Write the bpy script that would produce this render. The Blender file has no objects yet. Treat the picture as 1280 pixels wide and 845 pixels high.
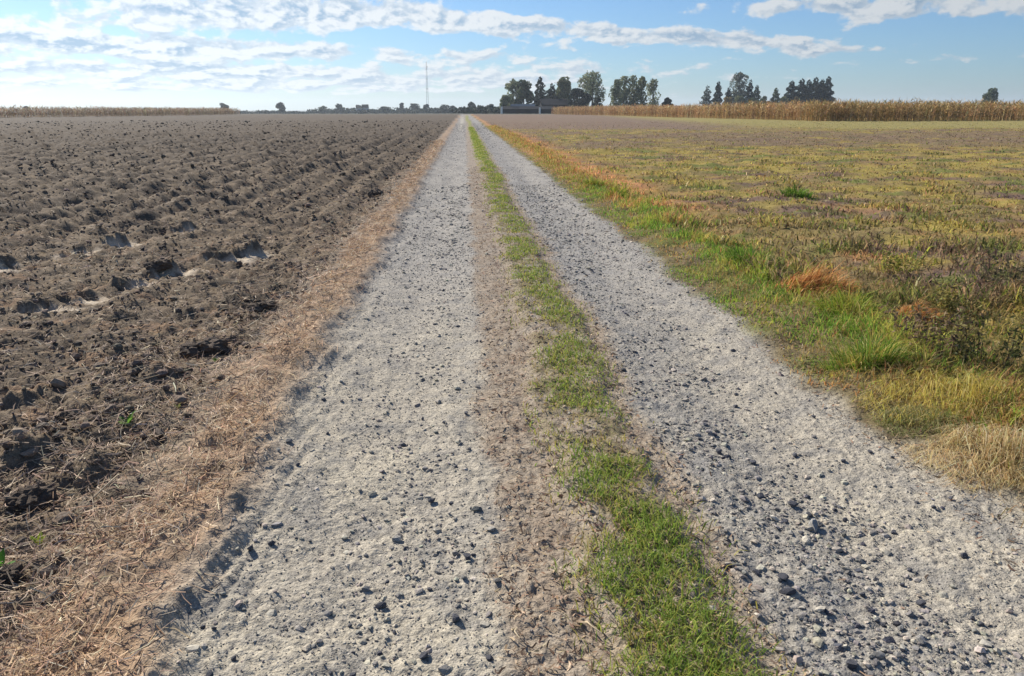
import bpy, bmesh, math, random
import numpy as np
from mathutils import Vector, Matrix
random.seed(7)
RNG = np.random.default_rng(11)
S = bpy.context.scene
COL = S.collection

# ------------------------------------------------------------------ camera
F_PX, CX, CY, CAM_H = 925.0, 640.0, 422.5, 1.6
PITCH = math.atan((CY - 137.0) / F_PX)
YAW = math.atan((CX - 580.0) * math.cos(PITCH) / F_PX)
cd = bpy.data.cameras.new('camera')
cam = bpy.data.objects.new('camera', cd); COL.objects.link(cam)
cd.sensor_fit = 'HORIZONTAL'; cd.sensor_width = 36.0
cd.lens = 36.0 * F_PX / 1280.0
cd.clip_start = 0.05; cd.clip_end = 20000
cam.location = (0, 0, CAM_H)
cam.rotation_euler = (math.pi / 2 - PITCH, 0, -YAW)
S.camera = cam

# ------------------------------------------------------------------ light
SUN_AZ, SUN_EL = math.radians(-38), math.radians(34)      # azimuth from +Y, negative to the left
sd = bpy.data.lights.new('sun', 'SUN'); sun = bpy.data.objects.new('sun', sd); COL.objects.link(sun)
sd.energy = 4.6; sd.angle = math.radians(0.53); sd.color = (1.0, 0.93, 0.82)
to_sun = Vector((math.sin(SUN_AZ) * math.cos(SUN_EL), math.cos(SUN_AZ) * math.cos(SUN_EL), math.sin(SUN_EL)))
sun.rotation_euler = to_sun.to_track_quat('Z', 'Y').to_euler()
sun.location = (0, 0, 50)
S.view_settings.view_transform = 'Standard'; S.view_settings.look = 'None'
S.view_settings.gamma = 1.0; S.view_settings.exposure = 0.72
S.cycles.use_denoising = True
S.cycles.max_bounces = 5; S.cycles.diffuse_bounces = 3; S.cycles.transmission_bounces = 3
S.cycles.volume_bounces = 0; S.cycles.transparent_max_bounces = 6

# ------------------------------------------------------------------ sky with clouds
W = bpy.data.worlds.new('World'); S.world = W; W.use_nodes = True
nt = W.node_tree; nt.nodes.clear()
def nd(t, **kw):
    n = nt.nodes.new(t)
    for k, v in kw.items(): setattr(n, k, v)
    return n
def lk(a, b): nt.links.new(a, b)
def M(op, a, b=None, c=None, clamp=False):
    n = nd('ShaderNodeMath', operation=op); n.use_clamp = clamp
    for i, v in enumerate((a, b, c)):
        if v is None: continue
        if isinstance(v, (int, float)): n.inputs[i].default_value = v
        else: lk(v, n.inputs[i])
    return n.outputs[0]
def mixc(f, a, b):
    n = nd('ShaderNodeMix', data_type='RGBA')
    for i, v in ((0, f), (6, a), (7, b)):
        if isinstance(v, tuple): n.inputs[i].default_value = (*v, 1)
        elif isinstance(v, (int, float)): n.inputs[i].default_value = v
        else: lk(v, n.inputs[i])
    return n.outputs[2]
def sstep(x, a, b):
    n = nd('ShaderNodeMapRange', interpolation_type='SMOOTHSTEP')
    lk(x, n.inputs[0]); n.inputs[1].default_value = a; n.inputs[2].default_value = b
    return n.outputs[0]
SKY_K = 0.066
sky = nd('ShaderNodeTexSky', sky_type='NISHITA'); sky.sun_disc = False
sky.sun_elevation = SUN_EL; sky.sun_rotation = SUN_AZ
sky.air_density = 1.0; sky.dust_density = 0.5; sky.ozone_density = 3.0
tc = nd('ShaderNodeTexCoord')
sx = nd('ShaderNodeSeparateXYZ'); lk(tc.outputs['Generated'], sx.inputs[0])
az = M('ARCTAN2', sx.outputs[0], sx.outputs[1])
el = M('MAXIMUM', M('ARCSINE', sx.outputs[2]), 0.0)
lv = M('LOGARITHM', M('ADD', el, 0.035), math.e)
def cloud_noise(du, dv):
    cb = nd('ShaderNodeCombineXYZ')
    lk(M('MULTIPLY_ADD', az, 22.0, 3.3 + du), cb.inputs[0]); lk(M('MULTIPLY_ADD', lv, 5.2, dv), cb.inputs[1])
    a = nd('ShaderNodeTexNoise'); a.inputs['Scale'].default_value = 1.0; a.inputs['Detail'].default_value = 8
    a.inputs['Roughness'].default_value = 0.58; a.inputs['Distortion'].default_value = 0.15
    lk(cb.outputs[0], a.inputs['Vector'])
    return a.outputs[0]
n0 = cloud_noise(0, 0); n1 = cloud_noise(-0.12, 0.22)
# where the banks of cloud lie: centre and half size in photograph pixels turned into azimuth and elevation, amount
def azel(x, y):
    v = Vector(((x - CX) / F_PX, -(y - CY) / F_PX, 1.0))
    f = v.z * math.cos(PITCH) + v.y * math.sin(PITCH); u = v.y * math.cos(PITCH) - v.z * math.sin(PITCH)
    X = v.x * math.cos(YAW) + f * math.sin(YAW); Y = f * math.cos(YAW) - v.x * math.sin(YAW)
    return math.atan2(X, Y), math.atan2(u, math.hypot(X, Y))
BANKS = [(60, 32, 190, 14, .17), (170, 8, 150, 9, .17), (330, 14, 190, 15, .21), (455, 16, 70, 16, .16), (590, 24, 62, 14, .22), (680, 30, 80, 9, .24), (770, 40, 70, 8, .24),
         (100, 57, 200, 11, .19), (320, 62, 190, 11, .19), (60, 86, 260, 10, .17), (340, 89, 210, 9, .16), (610, 74, 90, 10, .15),
         (860, 47, 90, 7, .25), (960, 54, 80, 6, .25), (1040, 64, 70, 5, .23), (1150, 74, 70, 5, .20), (1060, 7, 190, 11, .26), (1180, 18, 70, 8, .14),
         (560, 98, 120, 9, .08), (930, 96, 130, 7, .08), (180, 108, 280, 8, .14), (440, 111, 200, 7, .12), (640, 100, 140, 8, .10), (760, 88, 90, 6, .07),
         (60, 4, 70, 9, -.20), (240, 43, 260, 5, -.10), (180, 73, 240, 4, -.09), (500, 50, 70, 12, -.16), (760, 5, 110, 20, -.25), (900, 25, 120, 9, -.12), (1180, 45, 140, 14, -.16),
         (1150, 105, 220, 18, -.16), (800, 72, 70, 8, -.10), (250, 126, 400, 9, -.14), (500, 88, 60, 6, -.10)]
bias = None
for (bx, by, hw, hh, amt) in BANKS:
    a0, e0 = azel(bx, by); du = hw / 960.0; dv = hh / 925.0
    q = M('ADD', M('POWER', M('DIVIDE', M('SUBTRACT', az, a0), du), 2), M('POWER', M('DIVIDE', M('SUBTRACT', el, e0), dv), 2))
    g = M('MULTIPLY', M('EXPONENT', M('MULTIPLY', q, -0.8)), amt)
    bias = g if bias is None else M('ADD', bias, g)
d0 = M('ADD', n0, bias)
dens = sstep(d0, 0.545, 0.68)
lit = sstep(M('SUBTRACT', n0, n1), -0.09, 0.07)
thick = sstep(d0, 0.62, 0.80)
shade = M('MULTIPLY', M('SUBTRACT', 1.0, lit), M('MULTIPLY_ADD', thick, 0.5, 0.5))
# towards the sun the cloud is brighter
sdot = M('COSINE', M('SUBTRACT', az, SUN_AZ))
bright = M('MULTIPLY_ADD', M('POWER', M('MAXIMUM', sdot, 0.0), 2.0), 0.38, 0.56)
white = mixc(shade, (9.9, 10.3, 10.6), (3.9, 5.6, 7.6))
vm = nd('ShaderNodeVectorMath', operation='SCALE'); lk(white, vm.inputs[0]); lk(bright, vm.inputs['Scale'])
tint = nd('ShaderNodeMix', data_type='RGBA', blend_type='MULTIPLY'); tint.inputs[0].default_value = 1.0
lk(sky.outputs[0], tint.inputs[6]); tint.inputs[7].default_value = (0.58, 0.80, 1.06, 1)
skyc = mixc(M('MULTIPLY', dens, 0.92), tint.outputs[2], vm.outputs[0])
bg = nd('ShaderNodeBackground'); lk(skyc, bg.inputs[0]); bg.inputs[1].default_value = SKY_K
out = nd('ShaderNodeOutputWorld'); lk(bg.outputs[0], out.inputs[0])

# ------------------------------------------------------------------ helpers
def lin(c):
    c = np.asarray(c, float) / 255.0
    return np.where(c <= 0.04045, c / 12.92, ((c + 0.055) / 1.055) ** 2.4)
def smooth(a, b, x):
    t = np.clip((x - a) / (b - a), 0, 1); return t * t * (3 - 2 * t)
def _grad(ix, iy, seed):
    h = (ix * 374761393 + iy * 668265263 + seed * 1442695041) & 0xFFFFFFFF
    h = ((h ^ (h >> 13)) * 1274126177) & 0xFFFFFFFF
    h = h ^ (h >> 16)
    a = (h & 0xFFFF).astype(np.float32) * (2 * math.pi / 65536.0)
    return np.cos(a), np.sin(a)
def perlin(x, y, seed=0):
    x = np.asarray(x, np.float64); y = np.asarray(y, np.float64)
    ix = np.floor(x).astype(np.int64); iy = np.floor(y).astype(np.int64)
    fx = x - ix; fy = y - iy
    u = fx ** 3 * (fx * (fx * 6 - 15) + 10); v = fy ** 3 * (fy * (fy * 6 - 15) + 10)
    def dot(i, j):
        gx, gy = _grad(ix + i, iy + j, seed); return gx * (fx - i) + gy * (fy - j)
    return 1.5 * ((dot(0, 0) * (1 - u) + dot(1, 0) * u) * (1 - v) + (dot(0, 1) * (1 - u) + dot(1, 1) * u) * v)
def fbm(x, y, seed=0, oct=4, gain=0.5):
    s = 0; a = 1.0
    for i in range(oct):
        s = s + a * perlin(x * 2 ** i, y * 2 ** i, seed + 17 * i); a *= gain
    return s
def px_ground(x, y, z=0.0):
    vx, vy = (x - CX) / F_PX, -(y - CY) / F_PX
    f = math.cos(PITCH) + vy * math.sin(PITCH); u = vy * math.cos(PITCH) - math.sin(PITCH)
    t = (z - CAM_H) / u
    f, r = f * t, vx * t
    return (r * math.cos(YAW) + f * math.sin(YAW), f * math.cos(YAW) - r * math.sin(YAW))
def px_at(x, dist):
    """ground point at this azimuth (photo column, near the horizon) and forward distance"""
    t = (x - 580.0) / 968.0
    return (dist * t, dist)

def attr_color(me, cols):
    a = me.color_attributes.new('col', 'FLOAT_COLOR', 'POINT')
    c = np.ones((len(cols), 4), np.float32); c[:, :3] = cols
    a.data.foreach_set('color', c.ravel())
def mesh_np(name, V, Fs, mat, cols=None, smooth_shade=False, parent=None):
    """V (n,3); Fs: list of int arrays (m,k)"""
    me = bpy.data.meshes.new(name)
    V = np.ascontiguousarray(V, np.float32)
    me.vertices.add(len(V)); me.vertices.foreach_set('co', V.ravel())
    loops = np.concatenate([f.ravel() for f in Fs]).astype(np.int32)
    tot = np.concatenate([np.full(len(f), f.shape[1], np.int32) for f in Fs])
    start = np.concatenate(([0], np.cumsum(tot)[:-1])).astype(np.int32)
    me.loops.add(len(loops)); me.loops.foreach_set('vertex_index', loops)
    me.polygons.add(len(tot)); me.polygons.foreach_set('loop_start', start)
    if hasattr(me.polygons[0], 'loop_total'):
        try: me.polygons.foreach_set('loop_total', tot)
        except Exception: pass
    me.polygons.foreach_set('use_smooth', np.full(len(tot), smooth_shade, bool))
    me.update(calc_edges=True); me.validate()
    if cols is not None: attr_color(me, cols)
    me.materials.append(mat)
    o = bpy.data.objects.new(name, me); COL.objects.link(o)
    if parent: o.parent = parent
    return o
def tag(o, label=None, cat=None, group=None, kind=None):
    if label: o['label'] = label
    if cat: o['category'] = cat
    if group: o['group'] = group
    if kind: o['kind'] = kind
    return o
def empty(name, loc, label, cat, group=None, rz=0.0):
    o = bpy.data.objects.new(name, None); COL.objects.link(o)
    o.location = loc; o.rotation_euler = (0, 0, rz); o.empty_display_size = 0.2
    return tag(o, label, cat, group)

# ------------------------------------------------------------------ materials
def mat_attr(name, rough=0.9, bump=None, speck=None, transl=0.0, spec=0.2):
    """colour from the per-point attribute, fine grain from noise"""
    m = bpy.data.materials.new(name); m.use_nodes = True
    t = m.node_tree; b = t.nodes['Principled BSDF']
    b.inputs['Roughness'].default_value = rough
    b.inputs['Specular IOR Level'].default_value = spec
    a = t.nodes.new('ShaderNodeAttribute'); a.attribute_name = 'col'
    src = a.outputs['Color']
    co = t.nodes.new('ShaderNodeTexCoord')
    if speck:
        for (sc, amt, lo, hi) in speck:
            n = t.nodes.new('ShaderNodeTexNoise'); n.inputs['Scale'].default_value = sc; n.inputs['Detail'].default_value = 3
            t.links.new(co.outputs['Object'], n.inputs['Vector'])
            r = t.nodes.new('ShaderNodeMapRange'); r.inputs[1].default_value = 0.3; r.inputs[2].default_value = 0.7
            r.inputs[3].default_value = lo; r.inputs[4].default_value = hi
            t.links.new(n.outputs[0], r.inputs[0])
            v = t.nodes.new('ShaderNodeVectorMath'); v.operation = 'SCALE'
            t.links.new(src, v.inputs[0]); t.links.new(r.outputs[0], v.inputs['Scale']); src = v.outputs[0]
    t.links.new(src, b.inputs['Base Color'])
    if bump:
        prev = None
        for (sc, dist) in bump:
            n = t.nodes.new('ShaderNodeTexNoise'); n.inputs['Scale'].default_value = sc; n.inputs['Detail'].default_value = 4
            t.links.new(co.outputs['Object'], n.inputs['Vector'])
            bp = t.nodes.new('ShaderNodeBump'); bp.inputs['Distance'].default_value = dist; bp.inputs['Strength'].default_value = 0.9
            t.links.new(n.outputs[0], bp.inputs['Height'])
            if prev: t.links.new(prev, bp.inputs['Normal'])
            prev = bp.outputs[0]
        t.links.new(prev, b.inputs['Normal'])
    if transl > 0:
        tr = t.nodes.new('ShaderNodeBsdfTranslucent'); t.links.new(src, tr.inputs[0])
        mx = t.nodes.new('ShaderNodeMixShader'); mx.inputs[0].default_value = transl
        o = t.nodes['Material Output']
        t.links.new(b.outputs[0], mx.inputs[1]); t.links.new(tr.outputs[0], mx.inputs[2]); t.links.new(mx.outputs[0], o.inputs[0])
    return m
def mat_plain(name, c, rough=0.8, var=0.2, scale=6.0, metal=0.0):
    m = bpy.data.materials.new(name); m.use_nodes = True
    t = m.node_tree; b = t.nodes['Principled BSDF']; b.inputs['Roughness'].default_value = rough; b.inputs['Metallic'].default_value = metal; b.inputs['Specular IOR Level'].default_value = 0.08
    co = t.nodes.new('ShaderNodeTexCoord'); n = t.nodes.new('ShaderNodeTexNoise'); n.inputs['Scale'].default_value = scale; n.inputs['Detail'].default_value = 4
    t.links.new(co.outputs['Object'], n.inputs['Vector'])
    r = t.nodes.new('ShaderNodeMapRange'); r.inputs[1].default_value = .3; r.inputs[2].default_value = .7; r.inputs[3].default_value = 1 - var; r.inputs[4].default_value = 1 + var
    t.links.new(n.outputs[0], r.inputs[0])
    v = t.nodes.new('ShaderNodeVectorMath'); v.operation = 'SCALE'; v.inputs[0].default_value = tuple(lin(c))
    t.links.new(r.outputs[0], v.inputs['Scale']); t.links.new(v.outputs[0], b.inputs['Base Color'])
    return m
M_GROUND = mat_attr('soil_and_gravel', 0.95, bump=[(48, 0.013), (150, 0.004)], speck=[(150, 1, 0.70, 1.30), (38, 1, 0.82, 1.18)], spec=0.08)
M_BLADE = mat_attr('plant_blades', 0.6, transl=0.42, spec=0.15)
M_WEED = mat_attr('weed_blades', 0.65, transl=0.6, spec=0.1)
M_DRY = mat_attr('dry_straw', 0.7, transl=0.2, spec=0.2)
M_STONE = mat_attr('stone', 0.85, bump=[(120, 0.003)], speck=[(90, 1, 0.75, 1.25)])
M_CLOD = mat_attr('earth_clod', 0.95, bump=[(60, 0.01)], speck=[(70, 1, 0.75, 1.25)])
M_LEAF = mat_attr('tree_leaves', 0.7, transl=0.25, spec=0.1)
M_BARK = mat_plain('bark', (92, 84, 76), 0.9, 0.3, 2.0)

# ------------------------------------------------------------------ the land: height and colour as functions of place
TRACK_A = [(-4.5, 4.2), (-3.9, 5.25), (-3.4, 6.26), (-3.02, 7.3), (-2.72, 8.05), (-2.28, 8.77), (-1.75, 9.5)]
TRACK_B = [(-5.9, 6.3), (-5.3, 7.3), (-4.93, 8.05), (-4.46, 8.78), (-4.1, 9.4), (-3.6, 10.3), (-3.0, 11.2), (-2.2, 12.2)]
PITS = [(-3.75, 5.55, .22), (-3.42, 6.3, .38), (-3.12, 7.0, .2), (-2.95, 7.5, .22), (-2.55, 8.35, .42), (-5.0, 8.0, .26), (-4.5, 8.72, .26), (-4.2, 9.25, .24), (-3.75, 10.1, .2), (-5.5, 7.0, .28)]
def poly_st(x, y, P):
    best = np.full(x.shape, 1e9); ss = np.zeros(x.shape); tt = np.zeros(x.shape); acc = 0.0
    for (a, b) in zip(P[:-1], P[1:]):
        dx, dy = b[0] - a[0], b[1] - a[1]; L = math.hypot(dx, dy); dx /= L; dy /= L
        s = np.clip((x - a[0]) * dx + (y - a[1]) * dy, 0, L); px = a[0] + s * dx; py = a[1] + s * dy
        d = np.hypot(x - px, y - py); sg = np.sign((x - a[0]) * dy - (y - a[1]) * dx)
        k = d < best; best = np.where(k, d, best); ss = np.where(k, acc + s, ss); tt = np.where(k, d * sg, tt); acc += L
    return ss, tt
def edges(x, y):
    """lateral place with wavering edges"""
    return x + 0.07 * fbm(x * 0.3, y * 0.9, 3, 3) + 0.05 * perlin(x * 4, y * 3, 5)
def masks(x, y):
    xe = edges(x, y)
    d = {}
    d['plough'] = smooth(-1.32, -1.62, xe + .12 * perlin(x * 2.1, y * 2.1, 6))
    d['strawL'] = smooth(-0.86, -1.06, xe) * (1 - d['plough'])
    d['litter'] = smooth(0.02, 0.14, xe) * smooth(1.06, 0.92, xe)
    d['strip'] = smooth(0.36, 0.46, xe) * smooth(0.90, 0.78, xe)
    d['verge'] = smooth(2.0, 2.22, xe + 0.25 * smooth(3.8, 2.6, y) * -1.0 + .08 * perlin(x * 3, y * 2, 10))
    d['fallow'] = smooth(2.75, 3.2, xe + 0.25 * perlin(x * .8, y * .8, 9))
    return xe, d
def pit_fields(x, y):
    """tyre prints in the ploughed soil: a flat pale floor with a steep lugged bank on its far side; returns bank, floor, foreground ease"""
    ban = np.zeros(x.shape); flo = np.zeros(x.shape); eas = np.zeros(x.shape)
    for P in (TRACK_A, TRACK_B):
        near = np.zeros(x.shape)
        for (px, py, L) in PITS:
            near = np.maximum(near, smooth(L * 1.2, L * 0.8, np.hypot(x - px, y - py)))
        s, t = poly_st(x, y, P)
        lug = 0.5 + 0.5 * np.sin((s + .06 * perlin(s * 3, s * 0, 47)) * 2 * math.pi / 0.2 + 1.0)
        tb = -0.02 - 0.11 * lug ** 1.5 + .05 * perlin(x * 7, y * 7, 48)
        ban = np.maximum(ban, smooth(tb + .02, tb - .05, t) * np.exp(-(np.clip(-t - .2, 0, 9) / .3) ** 2) * near * (.65 + .5 * perlin(x * 3.1, y * 3.1, 45)))
        flo = np.maximum(flo, smooth(tb - .01, tb + .03, t) * smooth(.30, .12, t + .16 * perlin(x * 7, y * 7, 46)) * near * smooth(-.25, .2, perlin(x * 6, y * 6, 44) + .5 * perlin(x * 15, y * 15, 43) + .22))
        eas = np.maximum(eas, smooth(tb, tb + .05, t) * smooth(1.0, .3, t) * near)
    return ban, flo, eas
def base_z(x, y):
    r = np.hypot(x, y)
    return -5.0 * smooth(270, 950, r) + 0.10 * perlin(x * 0.02, y * 0.02, 40) * smooth(15, 60, r)
def height(x, y):
    x = np.asarray(x, float); y = np.asarray(y, float)
    xe, d = masks(x, y)
    r = np.hypot(x, y)
    z = base_z(x, y)
    # track: two wheel ruts, raised middle
    rut = np.exp(-((xe + 0.42) / 0.42) ** 2) + np.exp(-((xe - 1.5) / 0.45) ** 2)
    z = z - 0.035 * rut + 0.012 * fbm(x * 3, y * 3, 21, 3) + 0.006 * perlin(x * 22, y * 22, 22) + smooth(9, 4, r) * 0.0045 * perlin(x * 46, y * 46, 27) + smooth(30, 9, r) * 0.006 * np.abs(perlin(x * 13, y * 13, 28))
    loose = smooth(0.9, 1.0, xe) * smooth(1.6, 1.2, xe)
    z = z + 0.012 * loose * np.abs(perlin(x * 14, y * 14, 23))
    z = z + 0.03 * d['strip'] + d['litter'] * (.008 * perlin(x * 9, y * 9, 24) + .008 * perlin(x * 30, y * 30, 18))
    # tyre grooves along the left edge of the track
    gr = smooth(-0.62, -0.85, xe) * smooth(-1.5, -1.1, xe)
    z = z + gr * (0.011 * perlin((x * math.cos(.12) - y * math.sin(.12)) * 15, (x * math.sin(.12) + y * math.cos(.12)) * 1.3, 25) + .009 * perlin((x * math.cos(.12) - y * math.sin(.12)) * 32, y * 3.4, 19))
    # straw bank
    z = z + d['strawL'] * (0.05 + 0.02 * fbm(x * 5, y * 5, 26, 3))
    # ploughed soil: big lumps, clods, crumbs
    hb = smooth(-1.5, -2.2, xe)
    p = 0.05 * fbm(x * 0.7, y * 0.7, 30, 2) + 0.075 * (np.abs(perlin(x * 2.6, y * 2.6, 31)) - 0.3) + 0.060 * (np.abs(perlin(x * 5.5, y * 5.5, 32)) - 0.3) \
        + 0.035 * np.abs(perlin(x * 11, y * 11, 33)) + 0.02 * perlin(x * 23, y * 23, 34)
    fu = (x * 0.82 - y * 0.57)                       # furrows run slanting towards the track
    p = p + 0.045 * perlin(fu * 3.0, (x * 0.57 + y * 0.82) * 0.35, 35) * smooth(12, 6, r) + (.046 * np.sin(2 * math.pi * (x + .2 * perlin(x * .3, y * .12, 29)) / .75) + .06 * perlin(x * 1.7, y * .09, 29)) * smooth(7, 13, r) * smooth(90, 50, r)
    smoothing = 1 - 0.25 * np.exp(-((y - 5.4) / 1.6) ** 2) * smooth(-1.8, -2.6, x)
    ban, flo, eas = pit_fields(x, y)
    fine = smooth(14, 5, r)
    p = p + fine * (0.022 * perlin(fu * 8, (x * 0.57 + y * 0.82) * 1.6, 36) + 0.012 * perlin(x * 42, y * 42, 37))
    grow = 1.0 + 0.5 * smooth(12, 60, r)
    p = p + smooth(3.5, 20, r) * (0.07 * (np.abs(perlin(x * 1.9, y * 1.5, 38)) - .25) + .05 * perlin(x * 4.1, y * 3.1, 39))
    z = z + d['plough'] * (p * smoothing * (1 - 0.5 * flo) * (1 - .35 * eas) * (0.55 + 0.45 * hb) * grow + 0.095 * ban * (1 + .5 * perlin(x * 16, y * 16, 49)) - 0.03 * eas + 0.03)
    # verge and fallow field
    z = z + d['verge'] * (0.05 * smooth(2.1, 2.9, xe) + 0.03 * fbm(x * 2.2, y * 2.2, 50, 3)) - 0.05 * d['fallow'] \
          + d['fallow'] * (0.05 * fbm(x * 0.9, y * 0.9, 51, 3) + 0.015 * perlin(x * 9, y * 9, 52)) * grow
    return z
def blend(c, w, k):
    return c * (1 - w[:, None]) + (k if getattr(k, 'ndim', 1) == 2 else lin(k)[None, :]) * w[:, None]
def fallow_color(x, y):
    """patchwork of weeds on the field at the right"""
    r = np.hypot(x, y)
    a = fbm(x * 0.22, y * 0.35, 60, 3); b = fbm(x * 0.5 + 9, y * 0.9, 61, 3); c2 = fbm(x * 0.12 + 4, y * 0.12, 62, 2); e = fbm(x * 1.7, y * 1.9, 63, 2)
    c = np.tile(lin((132, 116, 78)), (len(x), 1))                                  # dull olive brown
    c = blend(c, smooth(0.0, 0.45, a + .3 * smooth(16, 9, y) * smooth(4, 6, x)) * .9, (116, 96, 86))                          # dry brown weed
    c = blend(c, smooth(-0.05, 0.5, b + 0.25 * smooth(12, 20, y) * smooth(40, 30, y)) * .66, (162, 146, 74))      # yellow green
    c = blend(c, smooth(0.3, 0.6, -b) * .85, (112, 118, 62))                        # green
    c = blend(c, smooth(0.3, 0.65, e) * 0.45, (156, 124, 84))                       # tan
    band = smooth(30, 36, y + 4 * c2) * smooth(62, 52, y + 6 * c2)
    c = blend(c, band * 0.7 * smooth(-0.55, 0.05, a + 0.45 * smooth(6, 16, x) - .2), (122, 104, 88))
    c = blend(c, smooth(62, 70, y + 5 * c2) * smooth(20, 34, x) * 0.85, (148, 138, 88))
    c = blend(c, smooth(58, 74, y + 6 * c2) * smooth(36, 24, x - (y - 110) * 0.1) * .95, (126, 108, 94))
    c = c * .88
    orng = np.exp(-((x - 3.0) / 0.9) ** 2) * smooth(9, 15, y) * smooth(75, 45, y)
    c = blend(c, np.clip(orng * (0.9 + e), 0, 0.95), (178, 126, 88))
    c = blend(c, smooth(.35, .6, fbm(x * .7 + 3, y * .7, 66, 2)) * smooth(35, 12, y) * .4, (158, 118, 80))
    return c
def land_color(x, y):
    xe, d = masks(x, y); r = np.hypot(x, y)
    n1 = fbm(x * 1.3, y * 1.3, 70, 3); n2 = fbm(x * 5, y * 5, 71, 3); n3 = perlin(x * 31, y * 31, 72)
    c = np.tile(lin((164, 156, 141)), (len(x), 1))
    c = blend(c, smooth(0.0, 0.7, n1) * 0.5, (176, 167, 148))
    c = blend(c, smooth(0.1, 0.6, n2) * 0.55, (128, 125, 120))
    c = blend(c, smooth(0.9, 1.05, xe) * smooth(1.75, 1.2, xe) * (0.45 + 0.2 * n2), (126, 125, 123))
    c = blend(c, smooth(0.35, 0.6, n3) * 0.55, (92, 91, 90)); c = blend(c, smooth(.2, .6, perlin(x * 13, y * 13, 68)) * .4, (130, 126, 120))
    c = blend(c, smooth(3.5, 9, r) * 0.6, (150, 147, 143)); c = blend(c, smooth(12, 40, r) * .5, (138, 135, 131)); c = blend(c, smooth(-.1, .5, fbm(x * 3.3, y * .8, 69, 3)) * smooth(5, 14, r) * .35, (112, 110, 108))
    c = blend(c, np.exp(-((xe + .35) / .2) ** 2) * smooth(55, 75, y) * smooth(230, 170, y) * .55, (186, 178, 160))  # sun glare on the distant left rut, painted into the ground colour as a pale streak
    c = blend(c, d['litter'] * (0.75 + 0.25 * n2.clip(-1, 1)), (142, 127, 110))
    c = blend(c, d['strip'] * 0.55 * smooth(-0.5, 0.3, n2 + 0.4 * n1), (104, 98, 60))
    c = blend(c, d['strip'] * smooth(14, 40, r) * 0.9, (132, 134, 72))
    st = np.tile(lin((158, 134, 110)), (len(x), 1)); st = blend(st, smooth(-0.2, 0.6, n2), (118, 101, 84)); st = blend(st, smooth(0.1, 0.6, n1) * .6, (160, 132, 104))
    c = blend(c, d['strawL'] * (0.9 - 0.35 * smooth(-1.15, -0.95, xe)), st)
    # ploughed
    so = np.tile(lin((122, 111, 95)), (len(x), 1))
    so = blend(so, smooth(-0.1, 0.6, fbm(x * 0.9, y * 0.9, 73, 3)), (103, 94, 82))
    so = blend(so, smooth(0.2, 0.7, n2) * 0.6, (142, 127, 106))
    so = blend(so, smooth(0.35, 0.6, fbm(x * 2.2, y * 3.5, 74, 3)) * 0.5 * smooth(13, 6, y) , (150, 124, 100))
    so = blend(so, smooth(7, 45, r) * 0.75, (92, 85, 76))
    ban, flo, eas = pit_fields(x, y)
    so = blend(so, flo * 0.95, (208, 197, 176))
    c = blend(c, d['plough'], so * np.array([.84, .80, .78]))
    # verge, fallow
    vg = np.tile(lin((112, 100, 74)), (len(x), 1)); vg = blend(vg, smooth(-0.3, 0.5, n1) * smooth(3.0, 6.0, y), (102, 104, 56)); vg = blend(vg, smooth(13, 20, y) * smooth(2.2, 2.5, xe) * .9, (164, 124, 88))
    c = blend(c, d['verge'], vg)
    c = blend(c, d['fallow'], fallow_color(x, y))
    far = smooth(240, 330, r)
    c = blend(c, far, (96, 98, 88))
    return c

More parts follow.
